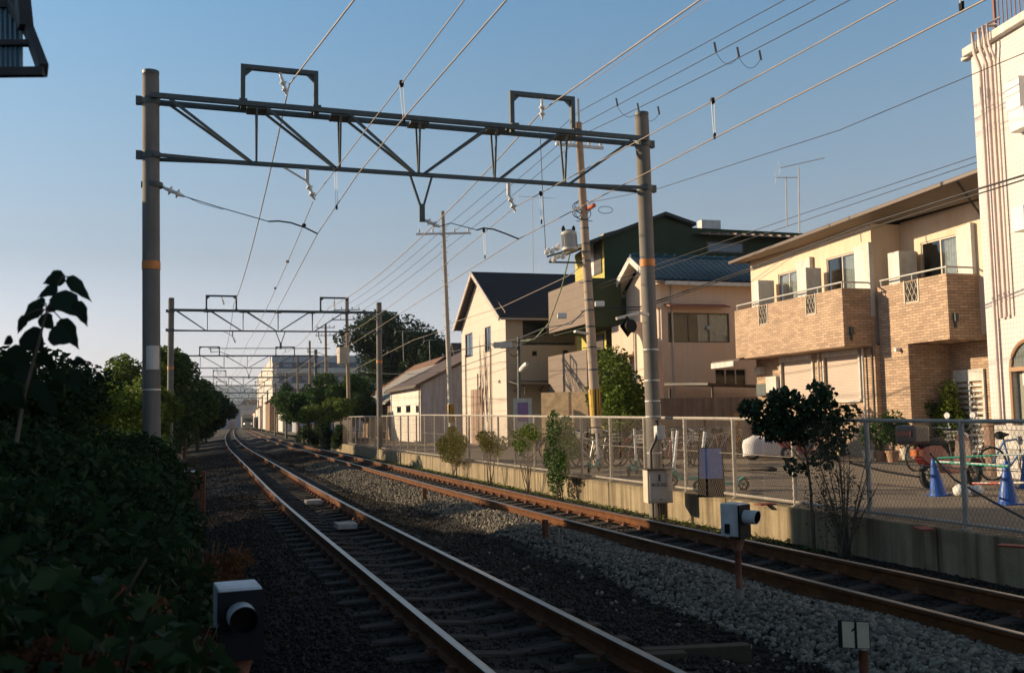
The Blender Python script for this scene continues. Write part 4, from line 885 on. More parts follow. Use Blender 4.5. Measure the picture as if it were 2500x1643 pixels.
# H8 apartment block
h8=Frame(665,186,16); R8=h8.thing('apartment_block','five-storey white apartment block with stepped sunlit end wall above the distant trees','building')
APT=mat('apartment_paint',(.62,.57,.52),.85,.08,.3,kind='streak',extra={'dark':.8}); D8=24; zt=h8.pix(665,870)[1]
m=MB(); x0=h8.pix(647,900)[0]; m.box(x0,0,0,D8,g0,zt); x1=h8.pix(628,990)[0]; zs=h8.pix(630,918)[1]; m.box(x1,x0-.01,0,D8*.6,g0,zs); m.build('wall',APT,R8,world=False)
GB=mat('apartment_recess',(.16,.16,.17),.8,.2,.4)
for k,(a,b) in enumerate(((885,899),(917,936),(950,966),(984,996))):
    z1=h8.pixs(700,a,0)[1]; z0_=h8.pixs(700,b,0)[1]
    m=MB(); m.box(0,.08,1.2,D8-2-(0 if k<3 else 10),z0_,z1); wd=m.build('balcony_recess',GB,R8,world=False)
    for j in range(6): m=MB(); m.box(.081,.12,2+j*3.4,3.6+j*3.4,z0_+.2,z1-.2); m.build('window',GLASS if j%2 else GREYW,R8,world=False)
    m=MB(); m.box(.1,1.0,.6,D8-1,z0_-1.,z0_-.02); m.build('balcony',APT,R8,world=False)
m=MB(); m.box(-.1,.3,-.1,D8,zt-1.2,zt+.1); m.build('parapet',mat('parapet_grey',(.40,.41,.42),.8,.1,.4),R8,world=False)
for i,(lab,px,Y,wpx,ze,ri,wm,rm) in enumerate((('ochre plank-fronted house below the apartment block',658,172,648,5.4,1.2,WOOD,ROOFB),('pale pink low house right of the ochre one',690,150,668,4.6,1.4,APT,KW),('small dark-roofed house half hidden by the right-hand trees',722,140,704,5.2,2.2,GREYW,ROOFB),('far white house at the end of the right-hand row',634,240,624,5.5,1.5,APT,ROOFB),('farthest tan house beside the line',622,300,613,5,1.8,CREAM2,KW))):
    house('distant_house',lab,px,Y,15.5,wpx,9,ze,ri,wm,rm)
# shade-casting neighbour on the camera's left, outside the frame
n1=thing('neighbouring_building','plain two-storey grey building beside the crossing at the left of the camera','building',(-11.2,19.2,-.5),math.radians(90))
m=MB(); m.box(-34,0,0,9,0,7.1); m.build('wall',GREYW,n1,world=False); m=MB(); m.box(-34.3,.3,-.25,9.3,7.1,7.3); m.build('roof',ROOFB,n1,world=False)
for i in range(8):
    for z in(1.4,4.2): m=MB(); m.box(-3-i*4,-1.4-i*4,-.05,0.02,z,z+1.2); m.build('window',GLASS,n1,world=False)
# ================================================================ MESH FENCE
FW=mat('fence_post_paint',(.38,.335,.28),.5,.2,5,metal=.1); MESHM=mat('fence_wire',(.15,.115,.085),.6,.2,3)
fe=thing('wire_mesh_fence','long wire mesh fence with pale posts on top of the concrete wall','fence',tuple(off(20,6.45,.2)))
def ftop(Y): return float(np.interp(Y,[5,10.8,17,38,60,90],[1.48,1.50,1.58,1.82,1.9,1.9]))
zb=.27
Yp=[16.8+1.68*k for k in range(-6,27)]
for i,Y in enumerate(Yp):
    p=off(Y,6.45,.2); q=off(Y,6.45,ftop(Y)); m=MB(); m.tube([p,q],.034 if i>5 else .036,8); m.box(p.x-.05,p.x+.05,p.y-.05,p.y+.05,.2,.22); m.build('post',FW,fe)
Yr=[6.2]+list(np.arange(8,61,2))
m=MB(); m.tube([off(Y,6.45,ftop(Y)) for Y in Yr],.028,6); m.build('top_rail',FW,fe)
m=MB(); m.tube([off(Y,6.45,zb) for Y in Yr],.026,6); m.build('bottom_rail',FW,fe)
m=MB(); m.tube([off(Y,6.44,(zb+ftop(Y))/2+.05) for Y in Yr],.006,4); m.build('tension_wire',FW,fe)
# diamond mesh: two families of thin strands
def strands(Y0,Y1,cw,rad):
    V=[];Fc=[]
    s0=np.array([off(Y0,6.45).x,Y0]); s1=np.array([off(Y1,6.45).x,Y1]); L=np.linalg.norm(s1-s0); d=(s1-s0)/L; nn=np.array([d[1],-d[0]])
    hz=ftop((Y0+Y1)/2)-zb-.03; k=0
    for sg in(-1,1):
        a=-hz*.62
        while a<L+hz*.62:
            u0,u1=(a,a+sg*hz*.62); z0,z1=0,hz
            if max(u0,u1)>0 and min(u0,u1)<L:
                t0,t1=0,1
                for (c,dd) in ((0,1),(L,-1)):
                    f0=(u0-c)*dd; f1=(u1-c)*dd
                    if f0<0: t0=max(t0,f0/(f0-f1))
                    elif f1<0: t1=min(t1,f0/(f0-f1))
                if t0<t1:
                    A=(u0+(u1-u0)*t0,hz*t0);B=(u0+(u1-u0)*t1,hz*t1); b=len(V); tx=(B[0]-A[0]);tz=(B[1]-A[1]);l=math.hypot(tx,tz)
                    if l>0:
                        px_,pz_=-tz/l*rad,tx/l*rad
                        for (u,z),s,w_ in ((A,1,0),(A,-1,0),(B,-1,0),(B,1,0),(A,0,1),(B,0,1)):
                            pt=s0+d*(u+px_*s)+nn*(w_*rad); V.append((pt[0],pt[1],zb+.01+z+pz_*s))
                        Fc+=[(b,b+1,b+2,b+3),(b,b+4,b+5,b+3),(b+1,b+2,b+5,b+4)]
            a+=cw
    return V,Fc
i=0
while i<len(Yp)-1:
    j=i+1
    cw=.062 if Yp[i]<30 else .1
    V,Fc=strands(Yp[i]+.03,Yp[j]-.03,cw,.0019 if Yp[i]<30 else .0026)
    npmesh('wire_mesh',V,Fc,MESHM,fe); i=j
# fence farther along: board fence and vine-grown parts
fb=thing('board_fence','grey board fence overgrown with vines where the far track bends','fence',tuple(off(66,6.6,-.3)))
for k in range(9):
    a,b=off(60.2+k*4,6.6,-.3),off(64.0+k*4,6.6,-.3); m=MB(); m.slab([a,b,b+Vector((.06,0,0)),a+Vector((.06,0,0))],(0,0,2.0-.07*k)); m.build('fence_panel',GREYW if k in(2,3) else DARKB,fb)
    m=MB(); q=off(64.1+k*4,6.5,-.3); m.bar(q,q+Vector((0,0,2.1-.07*k)),.1,.1); m.build('post',WOOD,fb)
# ================================================================ UTILITY POLES
def upole(lab,pxt,pyt,pxb,Y,r,zb_=.2,arms=(),m_=None,rtop=.6):
    t0=at(pxt,pyt,Y); b=at(pxb,1020,Y); z0=b.z; s=(t0-b)/(t0.z-b.z); b=b+s*(zb_-b.z)
    t=thing('utility_pole',lab,'utility pole',tuple(b)); m=MB(); m.tube([b,b.lerp(t0,.5),t0],r,14,r2=r*rtop); m.build('pole',m_ or mat('pole_warm_concrete',(.40,.30,.22),.85,.15,2,.2,60),t,smooth=True)
    for (f,hx,dy) in arms:
        c=b.lerp(t0,f); m=MB(); m.bar(c+Vector((-hx,dy*-.3,0)),c+Vector((hx,dy*.3,0)),.08,.08); m.build('crossarm',GALVL,t)
        for x in(-hx*.9,-hx*.4,hx*.4,hx*.9): q=c+Vector((x,dy*.3*x/hx,.04)); m=MB(); m.lathe(q,q+Vector((0,0,.2)),[(0,.02),(.3,.05),(.6,.055),(1,.02)],8); m.build('insulator',PORC,t)
    return t,b,t0
u1,b1,t1=upole('tall brown concrete utility pole with a grey transformer, behind the mesh fence',1412,300,1455,30,.17,arms=((.93,.75,1),))
def U1(px,py,dY=0): return at(px,py,30+dY)
m=MB(); m.bar(U1(1411,242),U1(1413,310),.07,.07); m.build('pole_top_pipe',GALVL,u1)
c0,c1=U1(1392,612,-.35),U1(1388,562,-.35); m=MB(); m.lathe(c0,c1,[(0,.20),(.03,.24),(.12,.24),(.13,.225),(.78,.225),(.79,.24),(.85,.24),(.93,.2),(1,.12)],24); tr=m.build('transformer',WHITED,u1,smooth=False)
m=MB()
for k in range(22):
    a=2*math.pi*k/22; p=c0.lerp(c1,.15);q=c0.lerp(c1,.76); d=Vector((math.cos(a)*.235,math.sin(a)*.235,0)); m.bar(p+d,q+d,.012,.03)
m.build('cooling_fins',GALVL,u1).parent=u1
for x in(1375,1400): m=MB(); q=U1(x,566,-.4); m.lathe(q,q+Vector((0,-.1,.16)),[(0,.03),(.4,.06),(.7,.05),(1,.02)],8); m.build('bushing',BLACK,u1)
m=MB(); m.bar(U1(1340,640),U1(1432,642),.05,.05); m.bar(U1(1335,627),U1(1400,608),.05,.05); m.build('switch_arm',GALV,u1)
for (x,y) in ((1332,622),(1346,620),(1358,612),(1350,640),(1372,632)):
    m=MB(); q=U1(x,y,-.15); m.lathe(q,q+Vector((.1,0,.2)),[(0,.04),(.3,.08),(.6,.06),(1,.05)],8); m.build('cutout_switch',PORC,u1)
for (px0,py0,px1,py1) in ((1423,600,1414,585),(1430,700,1416,690)):
    pass
for y in(505,520): 
    m=MB(); q=U1(1424,y); n=30
    for s in range(3):
        m.tube([q+Vector(((.13+.05*s)*math.cos(a)-.2+.1*s,.1*math.sin(a),(.15+.05*s)*math.sin(a))) for a in np.linspace(0,2*math.pi,26)],.011,4)
    m.build('cable_coil',DWIRE,u1)
m=MB(); q=U1(1432,512); e=U1(1453,500,-.4); m.lathe(q,e,[(0,.03),(.1,.07),(.9,.07),(1,.03)],10); m.build('red_insulator',mat('red_insulator',(.5,.12,.06),.4,.1,4),u1)
m=MB(); q=U1(1478,505); m.tube([q+Vector((.22*math.cos(a),.1*math.sin(a),.13*math.sin(a)-.1)) for a in np.linspace(0,2*math.pi,20)],.009,4); m.build('cable_coil',DWIRE,u1)
for (x,y,s) in ((1464,743,1),(1372,772,1)):
    m=MB(); q=U1(x,y,-.3 if x>1400 else -.6); m.box(q.x-.14,q.x+.14,q.y-.1,q.y+.1,q.z-.07,q.z+.09); m.build('junction_box',WHITE,u1,bevel=.02)
m=MB(); q=U1(1436,815,-.2); m.bar(q,q+Vector((-.42,-.2,.06)),.12,.07); m.build('street_light',GALVL,u1,bevel=.01)
for y in(540,560,598,618,640,690,735,760,800,850,905):
    m=MB(); q=b1.lerp(t1,(at(1430,y,30).z-b1.z)/(t1.z-b1.z)); r=.17*(1-.4*(q.z-b1.z)/(t1.z-b1.z))+.008; m.tube([q,q+Vector((0,0,.05))],r,14)
    if y in(540,598,690,760,850): m.tube([q+Vector((-r-.12,0,0)),q+Vector((r+.12,0,0))],.012,5)
    m.build('steel_band',GALV,u1)
YB=mat('yellow_black_guard',(.62,.36,.03),.6,.1,1,kind='planks',extra={'w':.12,'h':9,'m':.028,'off':0,'c1':1,'c2':1,'mc':(.02,.02,.02)})
def guard(t,b,t0,z0,z1,r): m=MB(); f=lambda z:b.lerp(t0,(z-b.z)/(t0.z-b.z)); m.tube([f(z0),f(z1)],r,16); m.build('striped_guard',YB,t)
guard(u1,b1,t1,1.65,2.45,.185)
u2,b2,t2=upole('slim pale utility pole left of the gable house',1081,516,1101,45,.13,arms=((.905,1.25,0),),m_=mat('pole_pale',(.46,.40,.33),.85,.12,2))
guard(u2,b2,t2,1.5,2.3,.16)
for k,y in enumerate(range(560,980,14)):
    m=MB(); q=b2.lerp(t2,(at(1090,y,45).z-b2.z)/(t2.z-b2.z)); m.tube([q+Vector((-.16 if k%2 else 0,0,0)),q+Vector((0 if k%2 else .16,0,0))],.012,4); m.build('step_bolt',GALV,u2)
u3,_,_=upole('brown utility pole with a small transformer against the big dark tree',846,733,852,74,.17,arms=((.93,1.,0),(.86,1.2,0)),m_=mat('pole_brown',(.34,.24,.15),.85,.15,2))
q=at(838,868,73.5); m=MB(); m.lathe(q+Vector((0,0,-.6)),q+Vector((0,0,.6)),[(0,.45),(1,.45)],14); m.build('transformer',mat('tan_metal',(.5,.38,.26),.5,.1,2),u3)
for lab,pxt,pyt,pxb,Y,r,arms in (('far utility pole with two crossarms standing behind the second gantry',795,792,797,95,.17,((.97,.9,0),(.9,1.,0))),('far utility pole between the second and third gantry masts, thin aerials beside it',756,832,757,104,.17,()),('small brown far pole in front of the apartment block',727,870,727,118,.17,()),('slender tubular pole left of the apartment block',677,948,677,150,.15,())):
    upole(lab,pxt,pyt,pxb,Y,r,arms=arms,m_=mat('pole_brown',(.34,.24,.15),.85,.15,2))
# slim street lamp near the gable house
b=gz(1268,1090,.2); b=at(1268,1020,38); b.z=.2; sl_=thing('street_lamp','slim grey street lamp with a tilted tube head in front of the gable house','street lamp',tuple(b)); tp=at(1266,822,38); m=MB(); m.tube([b,tp],.075,10,r2=.055); m.build('pole',GALV,sl_)
m=MB(); a=at(1270,905,37.8); e=at(1287,888,37.2); m.tube([a+Vector((-.05,0,-.03)),a],.03,6); m.lathe(a,e,[(0,.05),(.15,.10),(.8,.11),(1,.07)],12); m.build('lamp_head',WHITE,sl_,smooth=True)
m=MB(); m.bar(at(1222,848,38),at(1268,845,38),.09,.1); q=at(1228,843,37.9); m.box(q.x-.35,q.x+.35,q.y-.1,q.y+.1,q.z-.1,q.z+.12); m.build('cable_bracket',WHITED,sl_)
m=MB(); q=at(1255,852,37.9); m.tube([q+Vector((.22*math.cos(a),.05*math.sin(a),.28*math.sin(a))) for a in np.linspace(0,2*math.pi,20)],.014,4); m.build('cable_coil',DWIRE,sl_)
# crossing loudspeaker on the gantry's right pole
ls=thing('crossing_bell','black loudspeaker horn with diamond back plate on the right gantry pole','loudspeaker',tuple(at(1533,800,18.6)))
m=MB(); m.bar(at(1505,778,18.6),at(1560,764,18.9),.05,.05); m.bar(at(1560,764,18.9),at(1582,768,19.2),.05,.05); m.build('arm',WHITED,ls)
m=MB(); q=at(1534,797,18.5); d=Vector((.5,-.85,0)).normalized(); m.tube([q+d*-.12+Vector((0,0,.12)),at(1531,772,18.6)],.015,5); m.lathe(q-d*.14,q+d*.1,[(0,.05),(.4,.07),(.75,.11),(1,.125)],20); m.build('horn',BLACK,ls)
m=MB(); s=Vector((.85,.5,0)); c=q-d*.03; m.slab([c+s*.18,c+Vector((0,0,.2)),c-s*.18,c-Vector((0,0,.2))],tuple(d*.01)); m.build('back_plate',BLACK,ls)
# control box on right pole
bx=thing('control_box','cream metal control box with black stencilled letters hanging on the right gantry pole','control box',tuple(at(1613,1228,18.3))); bl=Vector(bx.location); a=.50
bx.rotation_euler=(0,0,math.radians(-73+90-8))
m=MB(); m.box(-.235,.235,-.001,.30,0,.60); m.build('casing',mat('box_cream',(.62,.53,.43),.5,.1,4,kind='streak',extra={'dark':.85}),bx,world=False,bevel=.008)
m=MB(); m.box(-.20,.20,-.02,-.0015,.03,.52); m.build('door',mat('box_door',(.50,.44,.37),.5,.12,4),bx,world=False,bevel=.004)
m=MB(); m.box(-.26,.26,-.06,.32,.60,.62); m.build('lid',DARKB,bx,world=False)
m=MB(); m.box(-.03,.0,-.035,-.021,.40,.52); m.box(-.02,.03,-.03,-.021,.06,.075); m.build('latch',DARKB,bx,world=False)
text('BCE.DC',.085,BLACK,bx,(-.02,-.023,.33),(math.pi/2,0,0))
m=MB()
for x in(-.1,.0,.05): m.tube([(x,.15,-.55),(x,.15,0)],.018,6)
m.build('conduit',DARKB,bx,world=False)
m=MB(); m.tube([(-.12,.12,.6),(-.13,.1,.95),(-.02,.12,1.15),(.05,.16,1.35),(.03,.2,1.5)],.03,8); m.tube([(.05,.16,1.35),(.16,.14,1.2),(.15,.12,1.0)],.02,6); m.build('cable',DARKB,bx,world=False,smooth=True)
m=MB(); m.box(.0,.16,.1,.3,1.15,1.4); m.build('small_box',WHITED,bx,world=False,bevel=.01)
# ================================================================ POWER / TELECOM WIRES
def chain(lab,pts,r=.012,m=DWIRE,sag=.3,grp='overhead power and telephone wires'):
    wire('power_wire',lab,'wire',[at(*p) for p in pts],r,m,grp,sag=sag)
chain('highest of three parallel thin wires crossing the sky at the upper right',[(1935,-10,22),(1410,275,34),(1081,560,50),(846,745,78)])
chain('middle of three parallel thin wires crossing the sky at the upper right',[(2010,-10,21),(1418,305,34),(1090,580,50),(850,760,78)])
chain('lowest of three parallel thin wires crossing the sky at the upper right',[(2095,-10,20),(1430,325,34),(1098,600,50),(853,775,78)])
chain('faint pale wire just right of the right feeder wire',[(1745,-10,20),(1400,230,31)],.008,WIRE)
chain('long thin wire from the white tiled building down to the right gantry',[(2560,105,21),(2050,318,28),(1610,460,34),(1414,500,38)],.012)
chain('upper of two thin wires passing over the balcony house roof',[(2420,370,26),(1960,522,34),(1450,700,44)],.012)
chain('lower of two thin wires passing over the balcony house roof',[(2420,385,26),(1960,540,34),(1460,705,44)],.012)
chain('upper strand of the heavy twisted cable across the balcony house front',[(2560,410,17),(2400,458,19),(2110,550,23),(1834,655,27.5),(1560,750,30),(1448,750,30)],.022)
chain('lower strand of the heavy twisted cable across the balcony house front',[(2560,420,17),(2400,470,19),(2160,546,22),(1970,608,25),(1834,660,27.5),(1560,756,30),(1445,756,30)],.016)
chain('cable running left from the brown utility pole past the taupe wall to the street lamp',[(1430,755,30),(1395,790,31),(1330,800,33),(1262,828,37.5),(1095,860,45)],.022)
chain('second lower cable from the brown utility pole to the distance',[(1425,770,30),(1262,846,37.5),(1098,905,45),(853,900,74)],.014)
chain('pale green cable swooping from the transformer down to the street lamp',[(1391,622,30),(1372,700,32),(1340,790,35),(1305,828,36.8),(1272,833,37.8)],.022,mat('green_cable',(.20,.26,.14),.6,.1,3),sag=0)
chain('taut pale cable rising from the gable roof to the utility pole',[(1098,790,45),(1225,750,40),(1385,675,33),(1420,650,30)],.014,WIRE)
chain('thin wire from pole to pole in front of the far trees',[(1101,800,45),(1010,830,54),(950,860,62),(858,905,74)],.015,WIRE)
chain('thin vertical drop wire above the transformer',[(1318,310,30),(1326,500,30),(1333,622,30)],.012,DWIRE,sag=0)
for (x,y,Y,s,lab) in ((1750,115,26,4.,'curved jumper wires linking the three upper sky wires, at the top right'),(1510,250,31,3.2,'curved jumper wires linking the three sky wires, above the right gantry pole')):
    t=thing('wire_jumper',lab,'jumper wire',tuple(at(x,y,Y)),0,'jumpers between the sky wires'); 
    P=[at(x-4,y-2,Y),at(x+52 if s>3.5 else x+48,y+10,Y),at(x+106 if s>3.5 else x+98,y+18,Y)]
    for a_,b_ in((0,1),(1,2)):
        m=MB(); m.tube([P[a_].lerp(P[b_],k/8)+Vector((0,0,-.28*4*(k/8)*(1-k/8)-.15)) for k in range(9)],.007,4); m.build('jumper_loop',DWIRE,t)
    for p in P: m=MB(); m.tube([p+Vector((-.02,0,.1)),p+Vector((.02,0,-.16))],.03,6); m.build('clamp',DWIRE,t)
# ================================================================ VEGETATION
def bed(p): return p
tg='trees beyond the fence on the right'
tree('tree','big dark rounded tree towering behind the clay-roofed house',(at(955,1020,108).x,108,.2),(at(955,830,108).x,108,at(955,855,108).z+.0),(5.6,5,4.2),24,15000,.42,mat('leaf_dark_big',(.028,.055,.02),.6,.25,.5,kind='leaf'),group=tg,trunk_r=.4)
tree('tree','dark right-hand shoulder of the big tree, lower and wider',(at(1035,1020,104).x,104,.2),(at(1035,880,104).x,104,at(1040,890,104).z),(2.6,3,2.6),10,4500,.4,mat('leaf_dark_big',(.03,.06,.02)),group=tg,trunk_r=.25)
for lab,px,py,Y,r,n,mm in (('broad sunlit green tree in front of the apartment block',752,995,84,(2.6,3,1.9),9000,LG2),('taller green tree right of the broad one, touching the wires',822,975,80,(2.4,3,2.1),9000,LG2),('bright bushy tree hiding the base of the brown pole',868,985,78,(1.8,2.4,2.1),7000,LG2),('low bright shrub-like tree just above the board fence',800,1005,74,(2.2,2,1.3),6000,LG3),('dark low tree at the foot of the apartment block',728,985,100,(1.9,3,2.4),5000,LG1)):
    c=at(px,py,Y); tree('tree',lab,(c.x,Y,-.2),tuple(c),r,12,n,.26,mm,group=tg,trunk_r=.15)
lg='trees along the left of the line'
for lab,px,py,Y,r,n,mm,ls in (('tall sunlit dark tree immediately right of the nearest left pole',450,972,58,(2.6,4,2.6),16000,LG2,.26),('pointed crown of the tall left tree, peeping beside the second gantry mast',414,932,56,(1.5,2.2,1.9),9000,LG2,.24),('yellow-green tree behind the hedge, left of the nearest pole',312,975,50,(2.1,3,2.3),12000,LG3,.22),('olive tree between the yellow-green tree and the pole',360,1000,44,(1.8,2,2.0),8000,LG3,.2),('dark tree leaning over the far track bend on the left',482,1002,75,(2.3,6,2.1),12000,LG1,.3),('bright low bush tree at the left skyline',240,985,40,(1.6,2,1.1),7000,LG3,.17),('dark distant tree row end on the left of the line',503,1005,110,(2.2,8,2.4),8000,LG1,.4)):
    c=at(px,py,Y); tree('tree',lab,(c.x,Y,-.4),tuple(c),r,14,n,ls,mm,group=lg,trunk_r=.15)
for i,(Y,o) in enumerate(((135,-7.2),(165,-7.5),(200,-7),(150,10),(190,11),(240,10),(240,-7))):
    p=off(Y,o); tree('tree',('nearest small dark tree beside the line past the third gantry','second small dark tree on the left of the line','third small dark tree on the left, close to the signal','small tree right of the line before the pink house','dark tree right of the line near the far white house','farthest tree on the right of the line','farthest tree on the left of the line')[i],(p.x,p.y,-.4),(p.x,p.y,2.2 if i!=3 else 1.8),(1.6,4,2.2),8,2500,.4,LG1 if i!=3 else LG3,group='small trees down the line',trunk_r=.12,limbs=3)
# hedge on the left: separate shrubs
hg='overgrown shrubs along the left of the track'
HS=[(15.2,-3.1,.62,1.1,.93,.10),(12.6,-3.35,.8,1.2,.86,.10),(11.2,-3.45,1.15,1.7,.86,.10),(18.3,-3.7,1.25,2.2,.88,.11),(5.6,-2.75,.55,1.2,.42,.09),(8.2,-2.8,.6,1.4,.5,.09),(3.6,-3.4,1.3,1.3,.85,.10),(4.8,-4.4,1.5,1.3,1.0,.10),(6.4,-3.6,1.35,1.9,.86,.10),(8.,-5.3,1.6,1.9,1.08,.10),(9.6,-3.95,1.5,2.0,.98,.10),(12.5,-5.6,1.9,2.2,1.05,.10),(14,-3.95,1.15,1.8,1.03,.10),(16.5,-4.9,1.6,2.3,.98,.11),(20.5,-4.9,1.8,2.5,1.05,.12),(25,-5.2,2.0,3.,1.05,.13),(30.5,-5.4,2.0,3.2,1.1,.14),(37,-5.6,2.1,3.8,1.15,.16),(45,-5.8,2.2,4.5,1.2,.18),(54,-5.6,2.4,5,1.5,.2),(64,-5.4,2.4,6,1.7,.24),(76,-5.4,2.6,7,1.9,.28),(90,-5.4,2.8,8,2.0,.32),(108,-5.6,3,10,2.1,.4)]
nm=['upright shrub hiding the foot of the nearest left pole','dense shrub just in front of the nearest left pole','low shrub bulging towards the rails, mid hedge','low shrub just left of the rusty equipment box','small low clump behind the left dwarf signal','small low clump at the ballast edge beyond the dwarf signal','nearest dark shrub in the lower left corner','second dark shrub, behind the lower left corner','dark leafy shrub reaching towards the left dwarf signal','shrub at the left edge under the tall leafy branch','dark shrub left of the rails in the middle of the hedge','wide shrub at the left edge of the hedge skyline','low shrub beside the rusty equipment plate','shrub below the nearest gantry pole','shrub just beyond the nearest gantry pole','dark shrub left of the near rail, past the pole','shrub halfway to the second gantry','long shrub before the second gantry mast','shrub at the foot of the second gantry mast','far dark shrub past the second gantry','hedge shrub past the yellow-green tree','shrub where the track bends','shadowed shrub under the leaning dark tree','farthest hedge shrub before the distant trees']
for i,(Y,o,rx,ry,rz,ls) in enumerate(HS):
    p=off(Y,o); t=thing('shrub',nm[i],'shrub',(p.x,p.y,-.42),0,hg); zc=-.4+rz
    N=int(26000 if Y<12 else 17000 if Y<22 else 10000)
    P=np.concatenate([crown((p.x,p.y,zc),(rx,ry,rz*1.0),26,int(N*.75),.36,-.42),blob((p.x,p.y,zc),(rx,ry,rz*1.08),int(N*.25),.85)]); P=P[(P[:,2]>-.42)]
    # keep clear of the rails
    lim=np.array([cx(float(y)) for y in P[:,1]]); P=P[P[:,0]<lim-1.95]
    leaves('foliage',P,ls*.82,(LG5 if Y<19 else LG2 if Y in(25,30.5,37) else LG1),t)
    m=MB()
    for k in range(10):
        a=Vector((p.x+random.uniform(-.5,.5)*rx,p.y+random.uniform(-.5,.5)*ry,-.42)); e=Vector((p.x+random.uniform(-.8,.8)*rx,p.y+random.uniform(-.8,.8)*ry,zc+random.uniform(.2,.95)*rz)); e.x=min(e.x,cx(e.y)-2.2); m.tube([a,a.lerp(e,.5)+Vector((0,0,.15)),e],.014,5,r2=.005)
    m.build('stems',BARK,t,smooth=True)
# sunlit taller fringe behind the hedge at the left skyline
for i,(px,py,Y,r) in enumerate(((255,1000,22,(1.4,1.6,.55)),(180,1005,18,(1.2,1.5,.5)),(120,985,15,(1.1,1.5,.6)),(30,960,11,(.9,1.2,.55)))):
    c=at(px,py,Y); t=thing('bush',('bright bush on the hedge skyline nearest the pole','second bush along the hedge skyline','third bush on the hedge skyline, under the leafy branch','dark bush at the left picture edge')[i],'bush',(c.x,c.y,-.42),0,'bushes on the hedge skyline')
    leaves('foliage',crown(tuple(c),r,16,5500,.4),.09,LG3 if i<2 else LG1 if i==2 else LG5,t)
    m=MB(); [m.tube([Vector((c.x+random.uniform(-.3,.3),c.y,-.42)),c+Vector((random.uniform(-.6,.6),random.uniform(-.4,.4),.1))],.02,5,r2=.008) for _ in range(7)]; m.build('stems',BARK,t)
# big-leaved branch standing up at the left
def bigleaf(mb,p,d,L,Wd,nrm):
    d=d.normalized(); s=d.cross(nrm).normalized(); nn=s.cross(d)
    prof=[(0,.0),(.06,.34),(.2,.52),(.38,.5),(.55,.40),(.72,.25),(.87,.1),(1,0)]
    vs=[];fs=[]
    for i,(t,w_) in enumerate(prof):
        jag=1+(.12 if i%2 else -.04); c=p+d*(L*t)-nn*(L*.18*t*t)
        vs+= [c-s*(Wd*w_*jag)+nn*(.06*L*w_*-1),c,c+s*(Wd*w_*jag)+nn*(.06*L*w_*-1)]
    for i in range(len(prof)-1):
        b=i*3; fs+=[(b,b+1,b+4,b+3),(b+1,b+2,b+5,b+4)]
    mb.add(vs,fs)
lb=thing('leafy_branch','tall sprig of large heart-shaped leaves rising above the hedge at the left','plant',tuple(at(60,1020,3.0))); Yl=3.0
stm=[(40,1080),(60,960),(85,870),(115,755),(140,695),(158,672)]; m=MB(); m.tube([at(x,y,Yl) for x,y in stm],.006,6,r2=.002)
def tw(a,b,r=.003): m.tube([at(a[0],a[1],Yl),at((a[0]+b[0])/2,(a[1]+b[1])/2-6,Yl-.03),at(b[0],b[1],Yl)],r,5)
LV=[((158,672),(108,690),52,40),((165,675),(212,725),62,34),((135,715),(190,760),80,62),((185,735),(207,790),60,34),((112,757),(150,745),20,20),((140,700),(95,720),48,30),((110,740),(78,735),30,26),((100,740),(50,785),66,42),((62,770),(40,810),44,26),((100,770),(125,800),44,40),((130,780),(185,790),0,0),((148,778),(180,840),78,44),((120,810),(165,830),60,50),((60,810),(95,850),70,66),((30,825),(2,842),42,22),((20,850),(60,885),70,50),((90,860),(125,900),66,44),((150,860),(170,880),30,22),((170,885),(205,880),40,16),((185,870),(210,890),34,16),((175,900),(195,935),44,26),((130,900),(160,935),56,34),((120,930),(150,960),56,34),((50,890),(70,930),60,50),((5,880),(30,930),62,44),((80,930),(105,975),62,44),((10,940),(45,985),70,54),((178,920),(190,955),36,26),((235,915),(255,935),30,20),((30,960),(60,1010),60,50),((100,965),(130,1005),60,44)]
lm=MB()
for a,b,L_,W_ in LV:
    if L_==0: continue
    A=at(a[0],a[1],Yl+random.uniform(-.08,.08)); B=at(b[0],b[1],A.y+random.uniform(-.05,.05)); k=Yl/F
    n_=Vector((random.uniform(-.35,.35),-1,random.uniform(-.1,.6))).normalized(); bigleaf(lm,A,B-A,max(L_,(B-A).length/k)*k*1.12,W_*k*.95,n_)
    c=min(stm,key=lambda q:abs(q[1]-a[1]-12)); (tw(c,a,.002) if a[1]<800 else None)
m.build('stem',BARK,lb,smooth=True); lm.build('large_leaves',mat('leaf_big_dark',(.012,.026,.014),.7,.2,6,kind='leaf'),lb,smooth=True)
